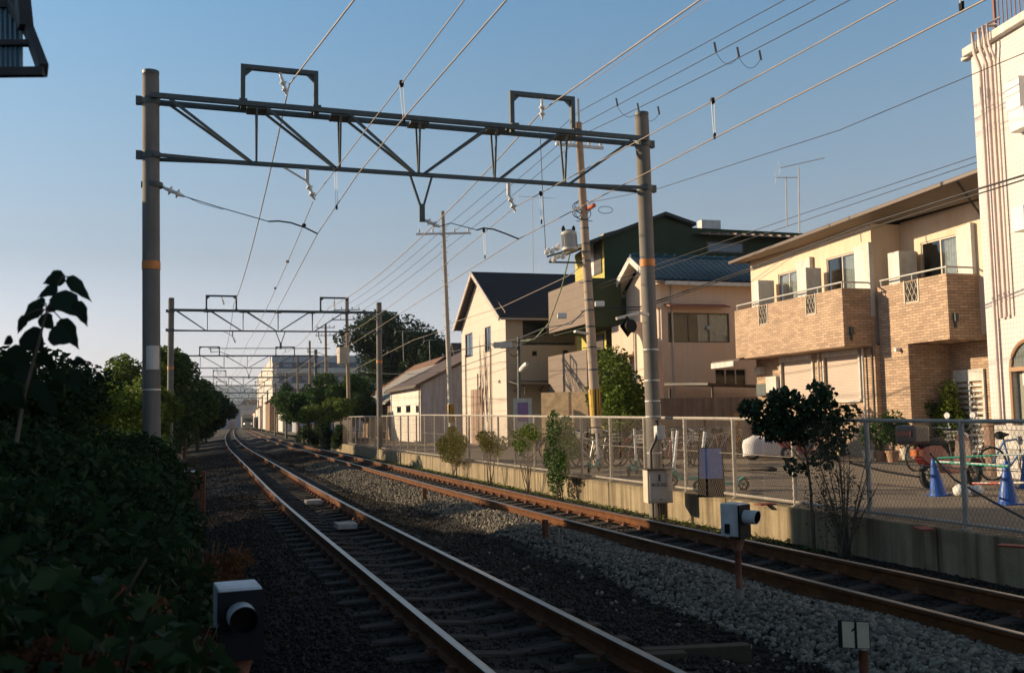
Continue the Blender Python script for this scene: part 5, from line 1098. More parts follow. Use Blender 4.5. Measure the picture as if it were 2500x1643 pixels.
# dry brown weeds at the hedge foot
for i,(px,py,z,r,n) in enumerate(((300,1630,-.35,(.75,.7,.16),3800),(500,1440,-.3,(.4,.8,.22),2200),(360,1500,-.35,(.6,.7,.3),2200),(560,1620,-.38,(.3,.3,.08),500))):
    c=gz(px,py,z); t=thing('dry_weeds',('rust-brown dead leaves along the bottom edge at the left','rust-brown withered weeds spilling towards the ballast above the left dwarf signal','brown withered leaves inside the hedge foot','few dry leaves at the post of the left dwarf signal')[i],'weeds',tuple(c),0,'dry brown weeds')
    leaves('dry_leaves',blob((c.x,c.y,c.z+r[2]*.7),r,n,.2),.05,LDRY,t)
for i,(px,py,Y,r,n) in enumerate(((505,1385,8.0,(.30,.5,.20),1500),(455,1440,6.6,(.32,.3,.14),1300),(400,1590,4.6,(.32,.3,.12),1500),(250,1615,3.5,(.45,.3,.12),2000),(330,1500,4.3,(.16,.2,.12),500),(120,1640,3.1,(.3,.2,.1),1200))):
    c=at(px,py,Y); t=thing('dry_weeds',('russet dead leaves at the hedge edge beside the ballast','withered leaves hanging on the hedge above the left dwarf signal','brown dead leaves left of the dwarf signal at the bottom','long patch of dead leaves along the bottom edge','small brown withered sprig inside the dark hedge','dead leaves in the bottom left corner')[i],'weeds',(c.x,c.y,c.z-.3),0,'dry brown weeds')
    leaves('dry_leaves',crown(tuple(c),r,8,n,.45),.042,LDRY,t); m=MB(); [m.tube([(c.x+random.uniform(-.1,.1),c.y,c.z-.3-.1),(c.x+random.uniform(-r[0],r[0]),c.y,c.z+r[2])],.004,4,r2=.0015) for _ in range(9)]; m.build('stalks',mat('dry_stalk',(.25,.16,.08),.8,.2,5),t)
# bushes along the wall on the track side
def wallbush(lab,px,pyb,w_,h,n,mm,ls,stems=8,bare=.0,top=None):
    w_*=1.9; o=5.95; b=po(px,pyb,o); b.z=-.36; t=thing('wall_shrub',lab,'shrub',tuple(b),0,'shrubs growing against the wall'); m=MB()
    for k in range(stems):
        q_=random.uniform(-1,1)*w_*.8; e=b+Vector((q_*-tang(b.y)[0]*1+random.uniform(-.15,.1),-q_*tang(b.y)[1],h*random.uniform(.6,1))); m.tube([b+Vector((random.uniform(-.1,.1),0,0)),b.lerp(e,.5)+Vector((0,0,.1)),e],.013,5,r2=.004)
        for q in range(3):
            s_=b.lerp(e,random.uniform(.4,.9)); m.tube([s_,s_+Vector((random.uniform(-.2,.2),random.uniform(-.1,.1),random.uniform(.05,.25)))],.005,4,r2=.002)
    m.build('stems',BARK,t)
    zc=b.z+h*(.5+bare/2); Q=crown((0,0,zc),(w_,.22,h*(.5-bare/2)),12,n,.42,-.36); tx,ty=tang(b.y)
    leaves('foliage',np.stack([b.x+Q[:,0]*tx*-1+Q[:,1]*ty,b.y-Q[:,0]*ty-Q[:,1]*tx,Q[:,2]],1),ls,mm,t)
wallbush('feathery olive bush at the wall, leftmost of the fence bushes',1110,1190,1.1,1.75,7000,LG4,.07,bare=.25)
wallbush('second thin bush at the wall with brownish tips',1200,1200,.85,1.75,3600,LG4,.065,bare=.5)
wallbush('bush with bare fanned stems and a green tuft',1285,1195,.8,1.95,3200,LG3,.065,bare=.6)
wallbush('tall dense climbing shrub on the mesh fence, right of the bare-stemmed bush',1370,1220,.62,2.05,7000,LG2,.075,bare=.1)
wallbush('wispy reddish thicket of thin stems right of the sapling',2065,1330,.45,1.45,700,mat('leaf_brownish',(.06,.05,.02),.7,.3,2,kind='leaf'),.04,stems=22,bare=.1)
# sapling in front of the lot
sb=po(1985,1330,6.0); sb.z=-.36; sap=thing('sapling','dark broad-leaved sapling with a thin trunk growing between wall and rails','tree',tuple(sb)); Ys_=sb.y
m=MB(); m.tube([sb,at(1980,1200,Ys_),at(1972,1130,Ys_),at(1965,1090,Ys_)],.022,8,r2=.014)
for a,b_ in(((1972,1140),(1900,1060)),((1970,1130),(2020,1060)),((1966,1100),(1960,1010)),((1968,1115),(1880,990)),((1968,1110),(2040,1000)),((1972,1150),(1940,1150))): m.tube([at(*a,Ys_),at((a[0]+b_[0])/2,(a[1]+b_[1])/2,Ys_+random.uniform(-.2,.2)),at(*b_,Ys_+random.uniform(-.3,.3))],.010,5,r2=.004)
m.build('trunk',BARK,sap,smooth=True)
P=[]
for px,py,rx,rz,n in((1870,1010,48,40,300),(1930,1000,60,42,380),(2000,1010,52,46,380),(1830,1000,24,26,110),(1960,1050,70,38,420),(1890,1050,52,34,300),(2050,1045,36,40,190),(2010,965,26,32,130),(1915,968,34,24,150),(2035,1090,38,30,130),(1945,1140,28,22,70),(2010,1120,34,26,80),(2075,1010,18,30,50),(1990,945,16,18,40)):
    c=at(px,py,Ys_); k=Ys_/F; P.append(blob(tuple(c),(rx*k,.42,rz*k),n,.1))
leaves('crown',np.concatenate(P),.088,mat('leaf_sapling',(.025,.05,.022),.5,.2,2,kind='leaf'),sap,asp=.75,droop=.5)
# plants behind the fence
def potplant(lab,px,py,h,w_,n,mm,ls,pot=True,potm=None):
    b=gz(px,py,.2); t=thing('potted_plant' if pot else 'garden_shrub',lab,'plant',tuple(b),0,'plants in front of the houses')
    if pot: m=MB(); m.lathe(b,b+Vector((0,0,.32)),[(0,.13),(.85,.18),(.86,.2),(1,.2)],16); m.build('pot',potm or mat('terracotta',(.35,.2,.12),.8,.2,4),t)
    z0=.3 if pot else 0; m=MB(); [m.tube([b+Vector((0,0,z0)),b+Vector((random.uniform(-w_,w_)*.6,random.uniform(-.2,.2),z0+h*random.uniform(.5,.9)))],.015,5,r2=.004) for _ in range(6)]; m.build('stems',BARK,t)
    leaves('foliage',crown((b.x,b.y,b.z+z0+h*.55),(w_,w_,h*.5),9,n,.45,b.z+.02),ls,mm,t)
potplant('leafy plant in a white bucket, left end of the pot row',2122,1127,.9,.3,500,LG2,.09,potm=WHITED)
potplant('small plant in a narrow clay pot',2152,1127,.55,.25,350,LG3,.08)
potplant('round dark-leaved plant in a tall clay pot in the middle of the pot row',2180,1128,1.15,.55,1500,LG2,.10)
potplant('low plant at the right end of the pot row',2215,1122,.8,.4,800,LG2,.1,potm=WHITED)
potplant('feathery bright green shrub by the entrance gate',2318,1118,2.5,.62,2600,LG3,.10,pot=False)
potplant('darker bushy shrub left of the entrance gate shrub',2262,1116,1.7,.7,2200,LG2,.10,pot=False)
potplant('bright green shrub behind the fence, right of the utility pole base',1515,1118,3.3,1.25,7500,LG3,.14,pot=False)
potplant('light green bush left of the utility pole, above the bicycles',1415,1105,2.6,.95,4200,LG3,.12,pot=False)
potplant('slender shrub with orange flowers by the house wall',1800,1120,1.5,.25,500,mat('leaf_flower',(.3,.16,.03),.7,.3,3,kind='leaf'),.08,pot=False)
potplant('dark small tree crown peeping over the fence by the white shed',1052,1072,2.3,1.3,2500,LG1,.2,pot=False)
# ivy on the far fence
for i,(Y,w_) in enumerate(((63,1.6),(70,2.2),(78,2.8),(86,3.0))):
    p=off(Y,6.35); t=thing('ivy',('ivy clump at the bend of the fence nearest the camera','second ivy clump on the far fence','third ivy clump on the far fence','last ivy clump before the line bends away')[i],'ivy',(p.x,p.y,-.4),0,'ivy on the far fence'); leaves('foliage',crown((p.x,p.y,.55),(.5,w_,1.0),8,2600,.5,-.4),.16,LG1,t)
    m=MB(); m.tube([(p.x,p.y,-.4),(p.x,p.y,.8)],.03,5); m.build('stems',BARK,t)
# grass tufts at wall foot
gr=[]
for k in range(2200):
    Y=random.uniform(12,50); p=off(Y,6.05+random.uniform(-.25,.15)); gr.append((p.x,p.y,-.33+random.uniform(0,.08)))
leaves('grass',np.array(gr),.09,LG3,None,asp=.25,kind='stuff',label='thin green weeds at the foot of the concrete wall',category='grass')
# ================================================================ FOREGROUND TRACKSIDE OBJECTS
def dwarf(lab,base,yaw,ztop,post_r=.032,dep=.19,worn=False):
    t=thing('dwarf_signal',lab,'signal',tuple(base),math.radians(yaw)); z=ztop-base.z; h=.31
    m=MB(); m.box(-.10,.10,-.0,dep,z-h,z); m.build('housing',mat('signal_white',(.62,.66,.70),.45,.15,8,kind='streak',extra={'dark':.8}),t,world=False,bevel=.008)
    m=MB(); m.box(-.105,.105,-.02,-.001,z-h-.02,z-.012); m.build('face_plate',BLACK,t,world=False)
    m=MB(); n=24; r=.066; zc=z-.125
    vs=[];fs=[]
    for i,(y,rr) in enumerate(((-.02,r),(-.15,r),(-.15,r-.006),(-.03,r-.006))):
        for k in range(n): a=2*math.pi*k/n; vs.append((rr*math.cos(a),y-.012*math.sin(a)*(i in(1,2)),zc+rr*math.sin(a)))
    for i in range(3):
        for k in range(n): fs.append((i*n+k,i*n+(k+1)%n,(i+1)*n+(k+1)%n,(i+1)*n+k))
    m.add(vs,fs); m.m=[1 if q>=2*n or (worn and (q%n>n*.52 or q>=n)) else 0 for q in range(3*n)]; m.build('hood',[mat('signal_white',(.6,.6,.6)),BLACK],t,world=False,smooth=False)  # flag turns the hood's lower half and rim black
    m=MB(); m.lathe((0,-.03,zc),(0,-.022,zc),[(0,r-.008),(1,r-.008)],20); m.build('lens',mat('dark_lens',(.02,.008,.006),.1,.2,2),t,world=False)
    m=MB(); m.lathe((0,.07,z-h-.14),(0,.07,z-h),[(0,.04),(.6,.06),(1,.085)],12); m.tube([(0,.07,max(0,z-h-.62)),(0,.07,z-h-.12)],post_r,12); m.build('bracket',RRUST,t,world=False,smooth=True)
    m=MB(); m.box(-.13,-.1,.09,.13,z-h+.03,z-h+.12); m.build('hinge',BLACK,t,world=False)
    m=MB(); m.lathe((0,.07,0),(0,.07,max(.05,z-h-.5)),[(0,.05),(1,.046)],8); m.build('post',mat('post_grey_brown',(.22,.18,.15),.8,.2,6),t,world=False)
    m=MB(); m.lathe((0,.07,-.02),(0,.07,.02),[(0,.09),(1,.085)],16); m.build('base_plate',WHITED,t,world=False)
    return t
b=gz(1823,1494,-.24); dwarf('white-cased dwarf signal on a post in the pale ballast between the tracks',b,48,.78,.03)
b=at(586,1643,4.75); b.z=-.36; dwarf('white-topped dwarf signal at the lower left beside the hedge, hood facing the camera',b,22,.86,.038,.25,True)
# kilometre-style plate "1"
b=at(2108,1600,6.4); b.z=-.25; sg=thing('number_sign','small cream plate with a black numeral on a rusty pipe at the lower right','sign',tuple(b),math.radians(-18))
z=.14-b.z; m=MB(); m.tube([(0,.03,0),(0,.03,z)],.030,14); m.build('post',RRUST,sg,world=False,smooth=True)
m=MB(); m.lathe((0,.03,z),(0,.03,z+.012),[(0,.034),(1,.034)],14); m.build('post_cap',WHITED,sg,world=False)
zc=.235-b.z; m=MB(); m.box(-.125,.045,-.012,.0,zc-.085,zc+.085); m.box(-.145,-.125,-.012,.02,zc-.085,zc+.085); pl=m.build('plate_back',BLACK,sg,world=False)
m=MB(); m.box(-.12,.04,-.016,-.0125,zc-.08,zc+.08); m.build('plate',mat('cream_plate',(.52,.46,.33),.6,.15,12),sg,world=False)
m=MB(); m.box(-.047,-.032,-.019,-.0165,zc-.08,zc+.08); m.add([(-.047,-.018,zc+.045),(-.065,-.018,zc+.03),(-.065,-.018,zc+.018),(-.047,-.018,zc+.03)],[(0,1,2,3)]); m.build('numeral',BLACK,sg,world=False)
# beacons between the near rails
for i,(px,py,w_) in enumerate(((765,1229,.34),(844,1288,.33))):
    p=gz(px,py,-.16); m=MB(); m.box(-w_/2,w_/2,-.22,.22,0,.09); tx,ty=tang(p.y); m.build('track_beacon',mat('beacon_grey',(.42,.38,.33),.7,.2,6,.2,40),None,loc=(p.x,p.y,-.165),rz=math.atan2(-tx,ty),bevel=.01,label=('farther','nearer')[i]+' pale rectangular beacon slab lying between the rails of the near track',category='track beacon',group='beacons between the rails')
for i,(px,py,h) in enumerate(((1037,1232,.40),(1332,1332,.42))):
    p=gz(px,py,-.24); m=MB(); m.box(-.045,.045,-.012,.012,0,h); m.box(-.012,.012,-.045,.045,0,h-.002); m.build('marker_post',RRUST,None,loc=(p.x,p.y,-.28),label=('farther','nearer')[i]+' short rusty post standing in the pale ballast',category='post',group='rusty posts between the tracks',bevel=.004)
p=gz(468,1265,-.42); eq=thing('equipment_plate','rusty brown equipment box on a post with a white top edge, against the hedge','equipment box',(p.x,p.y,-.42),math.radians(8))
m=MB(); m.box(.18,.28,-.05,.05,0,1.02); m.build('post',RRUST,eq,world=False); m=MB(); m.box(-.38,.17,-.12,.12,.35,1.0); m.build('casing',mat('brown_casing',(.10,.055,.03),.7,.3,5),eq,world=False,bevel=.01); m=MB(); m.box(-.42,.14,-.14,.14,1.001,1.03); m.build('lid',WHITE,eq,world=False)
tro=MB(); p=gz(475,1560,-.33); tro.box(-.13,.13,-.5,.5,0,.08); tro.build('trough_lid',mat('trough_concrete',(.13,.125,.115),.9,.2,5,.3,40),None,loc=tuple(p),rz=.1,bevel=.01,label='grey concrete cable trough lid beside the hedge foot',category='slab')
for i,(px,py) in enumerate(((1700,1612),(1540,1632))):
    p=gz(px,py,-.24); m=MB(); m.box(-.42,.42,-.06,.06,0,.13); m.build('timber_beam',mat('olive_timber',(.05,.038,.02),.9,.3,8),None,loc=(p.x,p.y,-.26),rz=.12,bevel=.008,label=('longer mossy timber lying by the near track at the bottom edge','shorter timber block beside the near rail at the bottom edge')[i],category='timber')
# canopy corner at the top left
cn=thing('canopy','dark metal canopy corner with corrugated panels jutting in at the top left','canopy',tuple(at(-160,1020,3.4))); DM=mat('canopy_steel',(.03,.028,.028),.6,.3,8)
Pn=lambda x,y,d=0:at(x,y,3.4+d)
m=MB(); m.bar(Pn(-420,182),Pn(108,176),.03,.03); m.bar(Pn(106,172),Pn(70,75,.35),.03,.045); m.bar(Pn(70,75,.35),Pn(-10,-40,1.),.03,.045); m.bar(Pn(-420,112,.25),Pn(74,106,.25),.03,.02); m.bar(Pn(52,-30,.4),Pn(62,70,.35),.05,.04); m.bar(Pn(-420,20,.7),Pn(52,10,.7),.04,.04)
m.build('frame',DM,cn)
m=MB(); 
for k in range(40):
    a=Pn(-400+12*k,178,.02);b_=Pn(-400+12*k,-20,.95); c=Pn(-394+12*k,178,.02)+Vector((0,0,.012)); d=Pn(-394+12*k,-20,.95)+Vector((0,0,.012)); e=Pn(-388+12*k,178,.02); f=Pn(-388+12*k,-20,.95)
    if -388+12*k>60: break
    m.quad(a,c,d,b_); m.quad(c,e,f,d)
m.build('corrugated_panel',mat('corrugated_panel',(.10,.17,.20),.4,.2,5),cn)
m=MB(); m.bar(Pn(-330,182),Vector((Pn(-330,182).x,Pn(-330,182).y,-.5)),.06,.06); m.build('post',DM,cn)
# ================================================================ DOWN THE LINE
tr_=thing('train','distant train approaching with two lit headlights at the vanishing point','train',tuple(off(255,TR)),math.atan2(-tang(255)[0],tang(255)[1]))
m=MB(); m.box(-1.4,1.4,0,60,.5,3.4); m.add([(-1.4,0,3.4),(1.4,0,3.4),(1.0,0,3.8),(-1.0,0,3.8),(-1.4,60,3.4),(1.4,60,3.4),(1.0,60,3.8),(-1.0,60,3.8)],[(0,1,2,3),(3,2,6,7),(0,3,7,4),(1,5,6,2)]); m.build('body',mat('train_body',(.22,.22,.21),.4,.1,2),tr_,world=False)
m=MB(); m.box(-1.2,1.2,-.03,-.001,1.9,2.9); m.build('windscreen',GLASS,tr_,world=False)
for x in(-.9,.9): m=MB(); m.lathe((x,-.02,1.45),(x,-.12,1.45),[(0,.15),(1,.15)],12); m.build('headlight',emis('headlight_glow',(1,.75,.5),2.5 if x<0 else .8),tr_,world=False)
p=off(150,-2.7,-.3); sgn=thing('railway_signal','small lit green railway signal left of the near track in the distance','signal',tuple(p)); m=MB(); m.tube([p,p+Vector((0,0,3.9))],.08,8); m.build('mast',GALV,sgn)
m=MB(); m.box(p.x-.28,p.x+.28,p.y-.15,p.y-.05,2.4,3.9); m.build('head',BLACK,sgn); m=MB(); q=at(551,1007,149.8); q.x=p.x; m.lathe(q,q+Vector((0,-.08,0)),[(0,.16),(1,.16)],12); m.build('lamp',emis('green_lamp',(.05,1,.5),3),sgn)
p=off(345,2,0); br=thing('footbridge','far pinkish footbridge crossing over the tracks','bridge',tuple(p)); m=MB(); a=p+Vector((-11,0,0));b_=p+Vector((9,0,0)); m.box(a.x,b_.x,p.y-1.5,p.y+1.5,6.3,6.8); m.box(a.x,b_.x,p.y-1.5,p.y-1.4,6.8,7.9); m.build('deck',APT,br)
for x in(a.x+1,b_.x-1): m=MB(); m.box(x-.4,x+.4,p.y-1,p.y+1,-.4,6.3); m.build('pier',APT,br)
for i,(px,Yy,h,dp,wd) in enumerate(((545,420,7,10,14),(600,520,9,12,22),(575,640,11,12,26),(625,380,8,10,12),(520,330,6,9,10))):
    c=at(px,1020,Yy); R=thing('distant_house',('grey hazy house left of the vanishing point','wide pale house at the vanishing point','farthest grey block behind the footbridge','pinkish house right of the footbridge','low house left of the line near the signal')[i],'house',(c.x,Yy,0)); m=MB(); m.box(-wd/2,wd/2,0,dp,-.5,h); m.build('wall',(GREYW,APT)[i%2],R,world=False); m=MB(); m.slab([(-wd/2-.5,-.5,h),(wd/2+.5,-.5,h),(wd/2,dp/2,h+2.5),(-wd/2,dp/2,h+2.5)],(0,0,.2)); m.build('roof',ROOFB,R,world=False)
    m=MB(); m.box(-wd/4,wd/4,-.05,-.001,h*.4,h*.6); m.build('window',GLASS,R,world=False)
# ================================================================ PARKING LOT CONTENTS
def wheel(mb,c,r,n=20,th=.02,ax='y',spokes=8,mi=0):
    P=lambda a,rr:(c[0]+rr*math.cos(a),c[1],c[2]+rr*math.sin(a)); mb.tube([P(2*math.pi*k/n,r) for k in range(n+1)],th,6,mi=mi,cap=False)
    mb.tube([(c[0],c[1]-.03,c[2]),(c[0],c[1]+.03,c[2])],.025,8,mi)
    for k in range(spokes): a=2*math.pi*k/spokes; mb.tube([(c[0],c[1]+(.02 if k%2 else -.02),c[2]),P(a,r)],.003 if r>.2 else .01,3,mi=mi)
TEAL=mat('teal_plastic',(.02,.22,.20),.4,.1,4); RUB=mat('rubber',(.02,.02,.02),.8,.2,5); CHR=mat('chrome',(.5,.5,.5),.25,.1,5,metal=.9)
def kickscooter(lab):
    t=thing('kick_scooter',lab,'kick scooter',(0,0,0),0,'rental kick scooters behind the fence')
    m=MB(); m.box(-.38,.30,-.08,.08,.12,.17); m.add([(.30,-.05,.12),(.30,.05,.12),(.5,.04,.3),(.5,-.04,.3),(.30,-.05,.17),(.30,.05,.17),(.46,.04,.34),(.46,-.04,.34)],[(0,3,2,1),(4,5,6,7),(0,1,5,4),(2,3,7,6),(0,4,7,3),(1,2,6,5)]); m.build('deck',TEAL,t,world=False,bevel=.01)
    m=MB(); m.tube([(.47,0,.3),(.44,0,.5)],.035,10); m.tube([(.44,0,.5),(.34,0,1.12)],.030,10); m.build('stem',WHITE,t,world=False)
    m=MB(); m.tube([(.34,-.24,1.12),(.33,-.08,1.15),(.33,.08,1.15),(.34,.24,1.12)],.017,8); m.build('handlebar',BLACK,t,world=False)
    for x in(.5,-.45): m=MB(); wheel(m,(x,0,.12),.10,16,.028,spokes=5); m.build('wheel',RUB,t,world=False)
    m=MB(); m.add([(-.58,-.04,.2),(-.58,.04,.2),(-.45,.04,.27),(-.45,-.04,.27),(-.34,.04,.2),(-.34,-.04,.2)],[(0,1,2,3),(3,2,4,5)]); m.build('mudguard',TEAL,t,world=False)
    return t
ksl=['kick scooter with a white stem at the left of the scooter row','kick scooter second from the left behind the fence','white-stemmed kick scooter beside the right gantry pole','kick scooter between the control box and the next fence post','teal-based kick scooter half hidden left of the blue board','kick scooter behind the climbing shrub','low teal kick scooter right of the blue board']
pr=kickscooter(ksl[0]); 
for i,(px,py,rz) in enumerate(((1450,1152,70),(1545,1160,72),(1641,1166,74),(1600,1158,80),(1690,1184,-150),(1370,1142,70),(1765,1200,-160))):
    t=pr if i==0 else copy_tree(pr); p=gz(px,py,.2); t.location=tuple(p); t.rotation_euler=(0,0,math.radians(rz)); t['label']=ksl[i]
def bicycle(lab,fm,basket=True,name='bicycle'):
    t=thing(name,lab,'bicycle'); m=MB(); r=.33
    A,B,Cc,D,E_=(.0,0,r),(.42,0,.27),(.30,0,.78),(.93,0,.86),(1.02,0,r)
    for a,b_ in((A,B),(A,Cc),(B,Cc),(B,D),(Cc,D)): m.tube([a,b_],.021,8)
    m.build('frame',fm,t,world=False)
    for x in(0,1.06): m=MB(); wheel(m,(x,0,r),r,26,.024,spokes=14); m.build('wheel',RUB,t,world=False)
    m=MB(); m.tube([D,(1.06,0,r)],.014,6); m.tube([D,(.90,0,1.0)],.014,6); m.tube([(.75,-.26,1.0),(.88,-.2,1.03),(.9,0,1.0),(.88,.2,1.03),(.75,.26,1.0)],.013,6); m.build('handlebar',CHR,t,world=False)
    m=MB(); m.lathe((.14,0,.9),(.42,0,.92),[(0,.07),(.3,.09),(.7,.04),(1,.02)],10); m.tube([Cc,(.29,0,.9)],.013,6); m.build('saddle',BLACK,t,world=False)
    if basket:
        m=MB()
        for z in(.72,.82,.92):
            e=.14+.02*(z-.72)*10; m.tube([(1.02,-e,z),(1.02+.28,-e,z),(1.30,e,z),(1.02,e,z),(1.02,-e,z)],.006,4)
        for y in np.linspace(-.14,.14,5):
            for x in(1.02,1.3): m.tube([(x,y,.72),(x,y*1.2,.93)],.004,3)
        for x in np.linspace(1.02,1.3,4): m.tube([(x,-.15,.72),(x,-.17,.93)],.004,3); m.tube([(x,.15,.72),(x,.17,.93)],.004,3)
        m.build('basket',GALVL,t,world=False)
    m=MB(); m.tube([(-.34,0,.36),(-.28,0,.6),(-.1,0,.7),(.12,0,.66)],.012,5); m.build('mudguard',CHR,t,world=False)
    return t
bl_=[]; cols=[BLACK,mat('bike_silver',(.4,.4,.4),.4,.1,4,metal=.5),mat('bike_red',(.25,.04,.03),.4,.1,4),mat('bike_blue',(.10,.22,.42),.35,.1,4)]
pb=[bicycle('black city bicycle at the left end of the row behind the fence',cols[0]),bicycle('silver city bicycle second in the row behind the fence',cols[1]),bicycle('dark red bicycle third in the row behind the fence',cols[2])]
bpos=[(1290,1118),(1335,1120),(1400,1120),(1462,1118),(1500,1120),(1535,1118),(1572,1120),(1625,1118),(1660,1121),(1695,1118),(1730,1120),(1762,1118),(1420,1140),(1475,1142),(1510,1138),(1560,1142),(1615,1140),(1665,1142),(1715,1139)]
bn=['left end','second','third','fourth','fifth','sixth','seventh','eighth','ninth','tenth','eleventh','right end']+['left end','second','third','fourth','fifth','sixth','right end']
for i,(px,py) in enumerate(bpos):
    t=pb[i] if i<3 else copy_tree(pb[i%3]); p=gz(px,py,.2); t.location=tuple(p); t.rotation_euler=(random.uniform(-.06,.06),0,math.radians(random.choice((15,25,30,200,95))+random.uniform(-8,8))); t['group']='bicycles parked behind the fence'
    t['label']=('black','silver','dark red')[i%3]+' parked bicycle at the '+bn[i]+' of the '+('rear row' if i<12 else 'front row behind the scooters') if i in(0,11,12,18) else ('black','silver','dark red')[i%3]+' parked bicycle '+bn[i]+' from the left in the '+('rear row' if i<12 else 'front row')
bb=bicycle('pale blue bicycle leaning by the gate at the right edge',cols[3],False); p=gz(2425,1172,.2); bb.location=tuple(p); bb.rotation_euler=(0,0,math.radians(12))
bb=bicycle('dark bicycle parked behind the red motor scooter',cols[0],True); p=gz(2240,1150,.2); bb.location=tuple(p); bb.rotation_euler=(0,0,math.radians(20))
bb=bicycle('silver bicycle near the gate, behind the front of the motor scooter',cols[1],False); p=gz(2330,1142,.2); bb.location=tuple(p); bb.rotation_euler=(0,0,math.radians(5))
# red motor scooter with rear box
RED=mat('red_paint',(.17,.014,.01),.3,.1,3,spec=.7)
ra,rb=gz(2270,1192,.2),gz(2420,1181,.2); ms=thing('motor_scooter','red motor scooter with a dark rear box, parked facing right','motor scooter',tuple(ra),math.atan2((rb-ra).y,(rb-ra).x)); ms['label']='red motor scooter with a dark rear box, parked by the blue cones'
for x in(0,1.24): m=MB(); wheel(m,(x,0,.25),.19,24,.068,spokes=6); m.build('wheel',RUB,ms,world=False)
m=MB(); m.add([(x,y,z) for (x,h0,h1,w_) in((-.28,.55,.72,.09),(-.1,.42,.80,.14),(.25,.36,.78,.16),(.42,.28,.62,.15),(.46,.26,.36,.15),(.85,.26,.34,.15)) for (y,z) in((-w_,h0),(w_,h0),(w_*.8,h1),(-w_*.8,h1))],[(i*4+k,i*4+(k+1)%4,i*4+4+(k+1)%4,i*4+4+k) for i in range(5) for k in range(4)]+[(0,3,2,1),(20,21,22,23)]); m.build('body',RED,ms,world=False,bevel=.02)
m=MB(); m.add([(x,y,z) for (x,z,w_) in((.85,.3,.17),(.98,.55,.2),(.98,.85,.16),(.93,1.0,.08)) for (x,y,z) in((x,-w_,z),(x,w_,z),(x+.08,w_*.7,z),(x+.08,-w_*.7,z))],[(i*4+k,i*4+(k+1)%4,i*4+4+(k+1)%4,i*4+4+k) for i in range(3) for k in range(4)]+[(12,13,14,15)]); m.build('leg_shield',mat('scooter_brown',(.12,.06,.04),.4,.1,3),ms,world=False,bevel=.015)
m=MB(); m.lathe((-.2,0,.80),(.45,0,.82),[(0,.05),(.15,.12),(.5,.11),(.85,.13),(1,.05)],12); m.build('seat',BLACK,ms,world=False,smooth=True)
m=MB(); m.box(-.62,-.17,-.22,.22,.82,1.17); m.build('rear_box',mat('dark_box',(.05,.04,.04),.3,.1,3),ms,world=False,bevel=.06); m=MB(); m.box(-.64,-.6,-.16,.16,.98,1.06); m.build('box_reflector',RED,ms,world=False)
m=MB(); m.tube([(1.2,0,.28),(.97,0,.9),(.93,0,1.05)],.025,8); m.tube([(.84,-.32,1.08),(.93,-.1,1.06),(.93,.1,1.06),(.84,.32,1.08)],.018,8); 
m.build('handlebar',BLACK,ms,world=False)
for s in(-1,1): m=MB(); m.tube([(.9,s*.2,1.07),(.94,s*.28,1.3)],.008,5); m.lathe((.94,s*.28,1.33),(.955,s*.28,1.33),[(0,.06),(1,.06)],12); m.build('mirror',CHR,ms,world=False)
m=MB(); m.lathe((1.0,0,.92),(1.1,0,.92),[(0,.09),(.6,.09),(1,.05)],14); m.build('headlight',PORC,ms,world=False); m=MB(); m.box(-.36,-.27,-.1,.1,.6,.72); m.build('tail_light',mat('orange_lens',(.5,.12,.02),.3,.1,3),ms,world=False)
m=MB(); m.add([(1.24+.27*math.cos(a),y,.25+.27*math.sin(a)) for a in np.linspace(.3,2.9,9) for y in(-.07,.07)],[(2*i,2*i+1,2*i+3,2*i+2) for i in range(8)]); m.build('mudguard',RED,ms,world=False)
# second motorbike, orange-fronted, left of the pots
m2=copy_tree(ms); p=gz(1925,1128,.2); m2.location=tuple(p); m2.rotation_euler=(0,0,math.radians(10)); m2['label']='motor scooter with red body half hidden behind the sapling'; 
# covered bike
p=gz(1880,1122,.2); cv=MB(); n=10
rows=[]
for i,(x,w_,h) in enumerate(((-.85,.05,.5),(-.8,.25,.75),(-.5,.32,.95),(-.1,.3,.85),(.3,.33,1.05),(.6,.3,1.1),(.85,.15,.8),(.9,.03,.5))):
    for k in range(n+1):
        a=math.pi*k/n; cv.v.append((p.x+x,p.y+w_*math.cos(a)*(1+.1*random.random()),p.z+.15+(h*.8-.15)*math.sin(a)**.55+random.uniform(-.03,.03)))
for i in range(7):
    for k in range(n): cv.f.append((i*(n+1)+k,i*(n+1)+k+1,(i+1)*(n+1)+k+1,(i+1)*(n+1)+k)); cv.m.append(0)
cvt=thing('covered_motorbike','motorbike under a crumpled white cover behind the sapling','covered motorbike',tuple(p)); cv.build('cover',mat('white_sheet',(.72,.68,.66),.8,.06,3),cvt,smooth=True)
for x in(-.55,.6): m=MB(); wheel(m,(p.x+x,p.y,p.z+.25),.22,18,.05,spokes=5); m.build('wheel',RUB,cvt)
